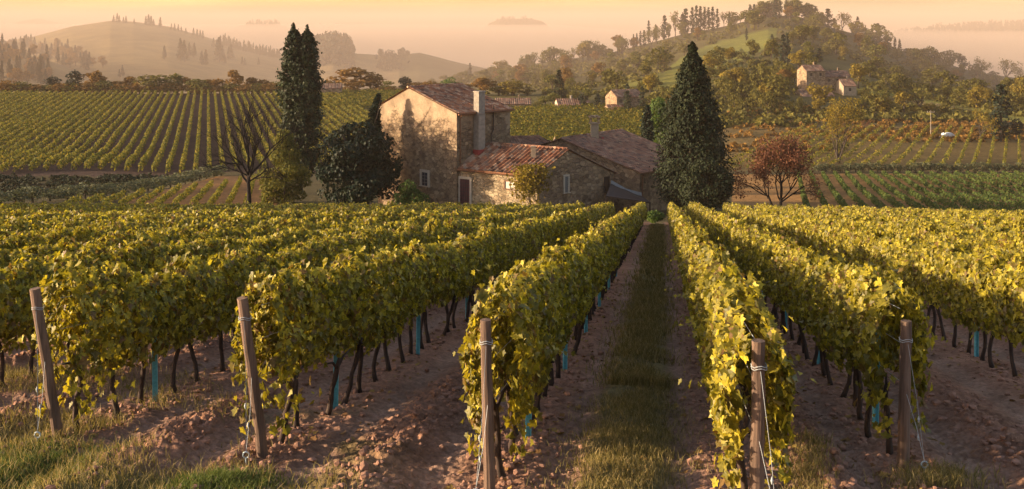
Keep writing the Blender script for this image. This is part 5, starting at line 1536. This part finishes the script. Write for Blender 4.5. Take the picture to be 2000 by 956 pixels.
mist_wood('distant_wood', 'spiky misty wood along the right-hand far ridge', 1790, 2040, 1745, 50, 260, 10)
mist_wood('distant_wood', 'misty line of round trees on the right-hand far ridge', 1745, 1800, 1745, 60, 50, 7, 'round')

def fog_bank():
    """Low fog lying in the wide valley: a closed body with a rolling top, thin at its near edge."""
    us = np.linspace(-2600, 5200, 90); Ys = np.geomspace(930, 5200, 70)
    U, YY = np.meshgrid(us, Ys); Xx = (U - HX) / F * YY
    top = np.interp(YY, [930, 1150, 1400, 1700, 2600, 4200, 5200], [-92, -52, -24, -17, -26, -40, -80])
    top = top + 13 * sstep(1250, 1500, YY) * sstep(1250, 1080, U) * (1 - sstep(2000, 2600, YY))
    top = top + (fbm(Xx * .0016, YY * .0045, 71, 3) - .5) * 9 * sstep(930, 1500, YY)
    bot = np.full_like(top, -128.0)
    e = np.minimum(1, np.minimum((U + 2600) / 600, (5200 - U) / 600)); top = bot + (top - bot) * (0.05 + .95 * np.clip(e, 0, 1))
    n0, n1 = U.shape; i = (np.arange(n0 - 1)[:, None] * n1 + np.arange(n1 - 1)[None]).ravel()
    q = np.stack([i, i + 1, i + 1 + n1, i + n1], 1); N = n0 * n1
    V = np.concatenate([np.stack([Xx.ravel(), YY.ravel(), top.ravel()], 1), np.stack([Xx.ravel(), YY.ravel(), bot.ravel()], 1)])
    b = []
    for a in ([k for k in range(n1)], [k * n1 + n1 - 1 for k in range(n0)], [(n0 - 1) * n1 + k for k in range(n1 - 1, -1, -1)], [k * n1 for k in range(n0 - 1, -1, -1)]):
        b += [(a[k], a[k] + N, a[k + 1] + N, a[k + 1]) for k in range(len(a) - 1)]
    mt = bpy.data.materials.new('fog'); mt.use_nodes = True; nt = mt.node_tree; nt.nodes.remove(nt.nodes['Principled BSDF'])
    v = nt.nodes.new('ShaderNodeVolumePrincipled'); v.inputs['Color'].default_value = (0.84, 0.67, 0.54, 1); v.inputs['Density'].default_value = 0.008; v.inputs['Anisotropy'].default_value = 0.0
    nt.links.new(v.outputs[0], nt.nodes['Material Output'].inputs['Volume'])
    o = link('fog', raw_mesh('fog', V, [q, q[:, ::-1] + N, np.array(b)], [mt])); tag(o, 'pale morning fog lying over the wide valley floor', None, None, 'stuff')
fog_bank()
def valley_mist():
    us = np.linspace(-2600, 5200, 40); Ys = np.array([215, 260, 320, 400, 500, 620, 760, 950, 1400, 2200, 3500, 5300.])
    U, YY = np.meshgrid(us, Ys); Xx = (U - HX) / F * YY
    top = np.interp(YY, [215, 260, 320, 400, 470, 560, 640, 5300], [-60, -52, -46, -38, -24, 2, 18, 19]); bot = np.full_like(top, -134.0)
    n0, n1 = U.shape; i = (np.arange(n0 - 1)[:, None] * n1 + np.arange(n1 - 1)[None]).ravel()
    q = np.stack([i, i + 1, i + 1 + n1, i + n1], 1); N = n0 * n1
    V = np.concatenate([np.stack([Xx.ravel(), YY.ravel(), top.ravel()], 1), np.stack([Xx.ravel(), YY.ravel(), bot.ravel()], 1)])
    b = []
    for a in ([k for k in range(n1)], [k * n1 + n1 - 1 for k in range(n0)], [(n0 - 1) * n1 + k for k in range(n1 - 1, -1, -1)], [k * n1 for k in range(n0 - 1, -1, -1)]):
        b += [(a[k], a[k] + N, a[k + 1] + N, a[k + 1]) for k in range(len(a) - 1)]
    mt = bpy.data.materials.new('mist'); mt.use_nodes = True; nt = mt.node_tree; nt.nodes.remove(nt.nodes['Principled BSDF'])
    v = nt.nodes.new('ShaderNodeVolumePrincipled'); v.inputs['Color'].default_value = (*HAZE_COLOR, 1); v.inputs['Density'].default_value = 0.00105; v.inputs['Anisotropy'].default_value = 0.0
    nt.links.new(v.outputs[0], nt.nodes['Material Output'].inputs['Volume'])
    o = link('mist', raw_mesh('mist', V, [q, q[:, ::-1] + N, np.array(b)], [mt])); tag(o, 'thin morning mist hanging over the valley and the hills', None, None, 'stuff')
valley_mist()

# ---- trees added out of view on the left to shade the far rows and dapple the gable
for i, (x, y, h, w, k) in enumerate([(-62, 58, 15, 11, 'oliveb'), (-66, 66, 16, 12, 'oliveb'), (-65, 73, 15, 11, 'wood'), (-67, 80, 17, 12, 'oliveb'), (-65, 88, 15, 12, 'wood'), (-62, 115, 21, 11, 'airywood'), (-67, 122, 22, 11, 'airywood')]):
    put(k, (x, y, h1(x, y)), h, w, f'{ORD[i]} unseen shade tree added left of the near vineyard', 'unseen shade trees added left of the near vineyard')

# ---- car, lamp pole beyond the hazy field
M['car_paint'] = plain('car_paint', (0.62, 0.62, 0.60), .05, 3, .25, 0)
M['rubber'] = plain('rubber', (0.02, 0.02, 0.02), .2, 10, .8, 0)
def car(px, py, label, rz):
    p = ground_at(px, py, 205, 700); t = thing('parked_car', p, label, 'car', None, rz)
    prof = [(-2.05, .35), (-2.1, .75), (-1.9, .95), (-1.35, 1.0), (-.85, 1.42), (.75, 1.45), (1.45, 1.0), (2.0, .9), (2.1, .6), (2.05, .35)]
    m = MB(); n = len(prof); V = [(x, sgn * (.82 if z < 1.1 else .68), z) for sgn in (-1, 1) for x, z in prof]
    m.add(V, [tuple(range(n)), tuple(range(2 * n - 1, n - 1, -1))] + [(i, i + n, (i + 1) % n + n, (i + 1) % n) for i in range(n)]); m.build('body', M['car_paint'], t)
    for sgn in (-1, 1):
        m = MB(); m.add([(-1.2, sgn * .80, 1.02), (1.2, sgn * .80, 1.02), (.65, sgn * .71, 1.36), (-.8, sgn * .71, 1.36)], [(0, 1, 2, 3)]); m.build('side_window', M['pane'], t)
        for x in (-1.3, 1.3):
            m = MB(); m.tube([(x, sgn * .70, .33), (x, sgn * .86, .33)], .33, 14); w = m.build('wheel', M['rubber'], t)
            m = MB(); m.tube([(x, sgn * .86, .33), (x, sgn * .875, .33)], .2, 10); m.build('rim', M['shutter_grey'], w)
    m = MB(); m.add([(.80, -.66, 1.43), (.80, .66, 1.43), (1.42, .74, 1.03), (1.42, -.74, 1.03)], [(0, 1, 2, 3)])
    for v in m.V: v += np.array((.02, 0, .02))
    m.build('windscreen', M['pane'], t)
car(1850, 271, 'white parked car at the far edge of the hazy field', .3)
car(1478, 196, 'pale parked car among the hillside trees left of the hamlet', -.2)
def lamp_pole():
    p = ground_at(1818, 270, 205, 700); h = Z(216, p.y) - p.z
    t = thing('utility_pole', p, 'pale slender pole with small cross arms beside the white car', 'pole')
    m = MB(); m.tube([(0, 0, -.3), (0, 0, h)], [.11, .07], 8); m.build('shaft', M['concrete'], t)
    m = MB(); m.box((0, 0, h - .5), (1.9, .12, .12)); m.build('cross_arm', M['concrete'], t)
    for x in (-.85, -.3, .3, .85):
        m = MB(); m.tube([(x, 0, h - .44), (x, 0, h - .2)], [.06, .04], 6); m.build('insulator', M['frame_stone'], t)
lamp_pole()
#@@NEXT
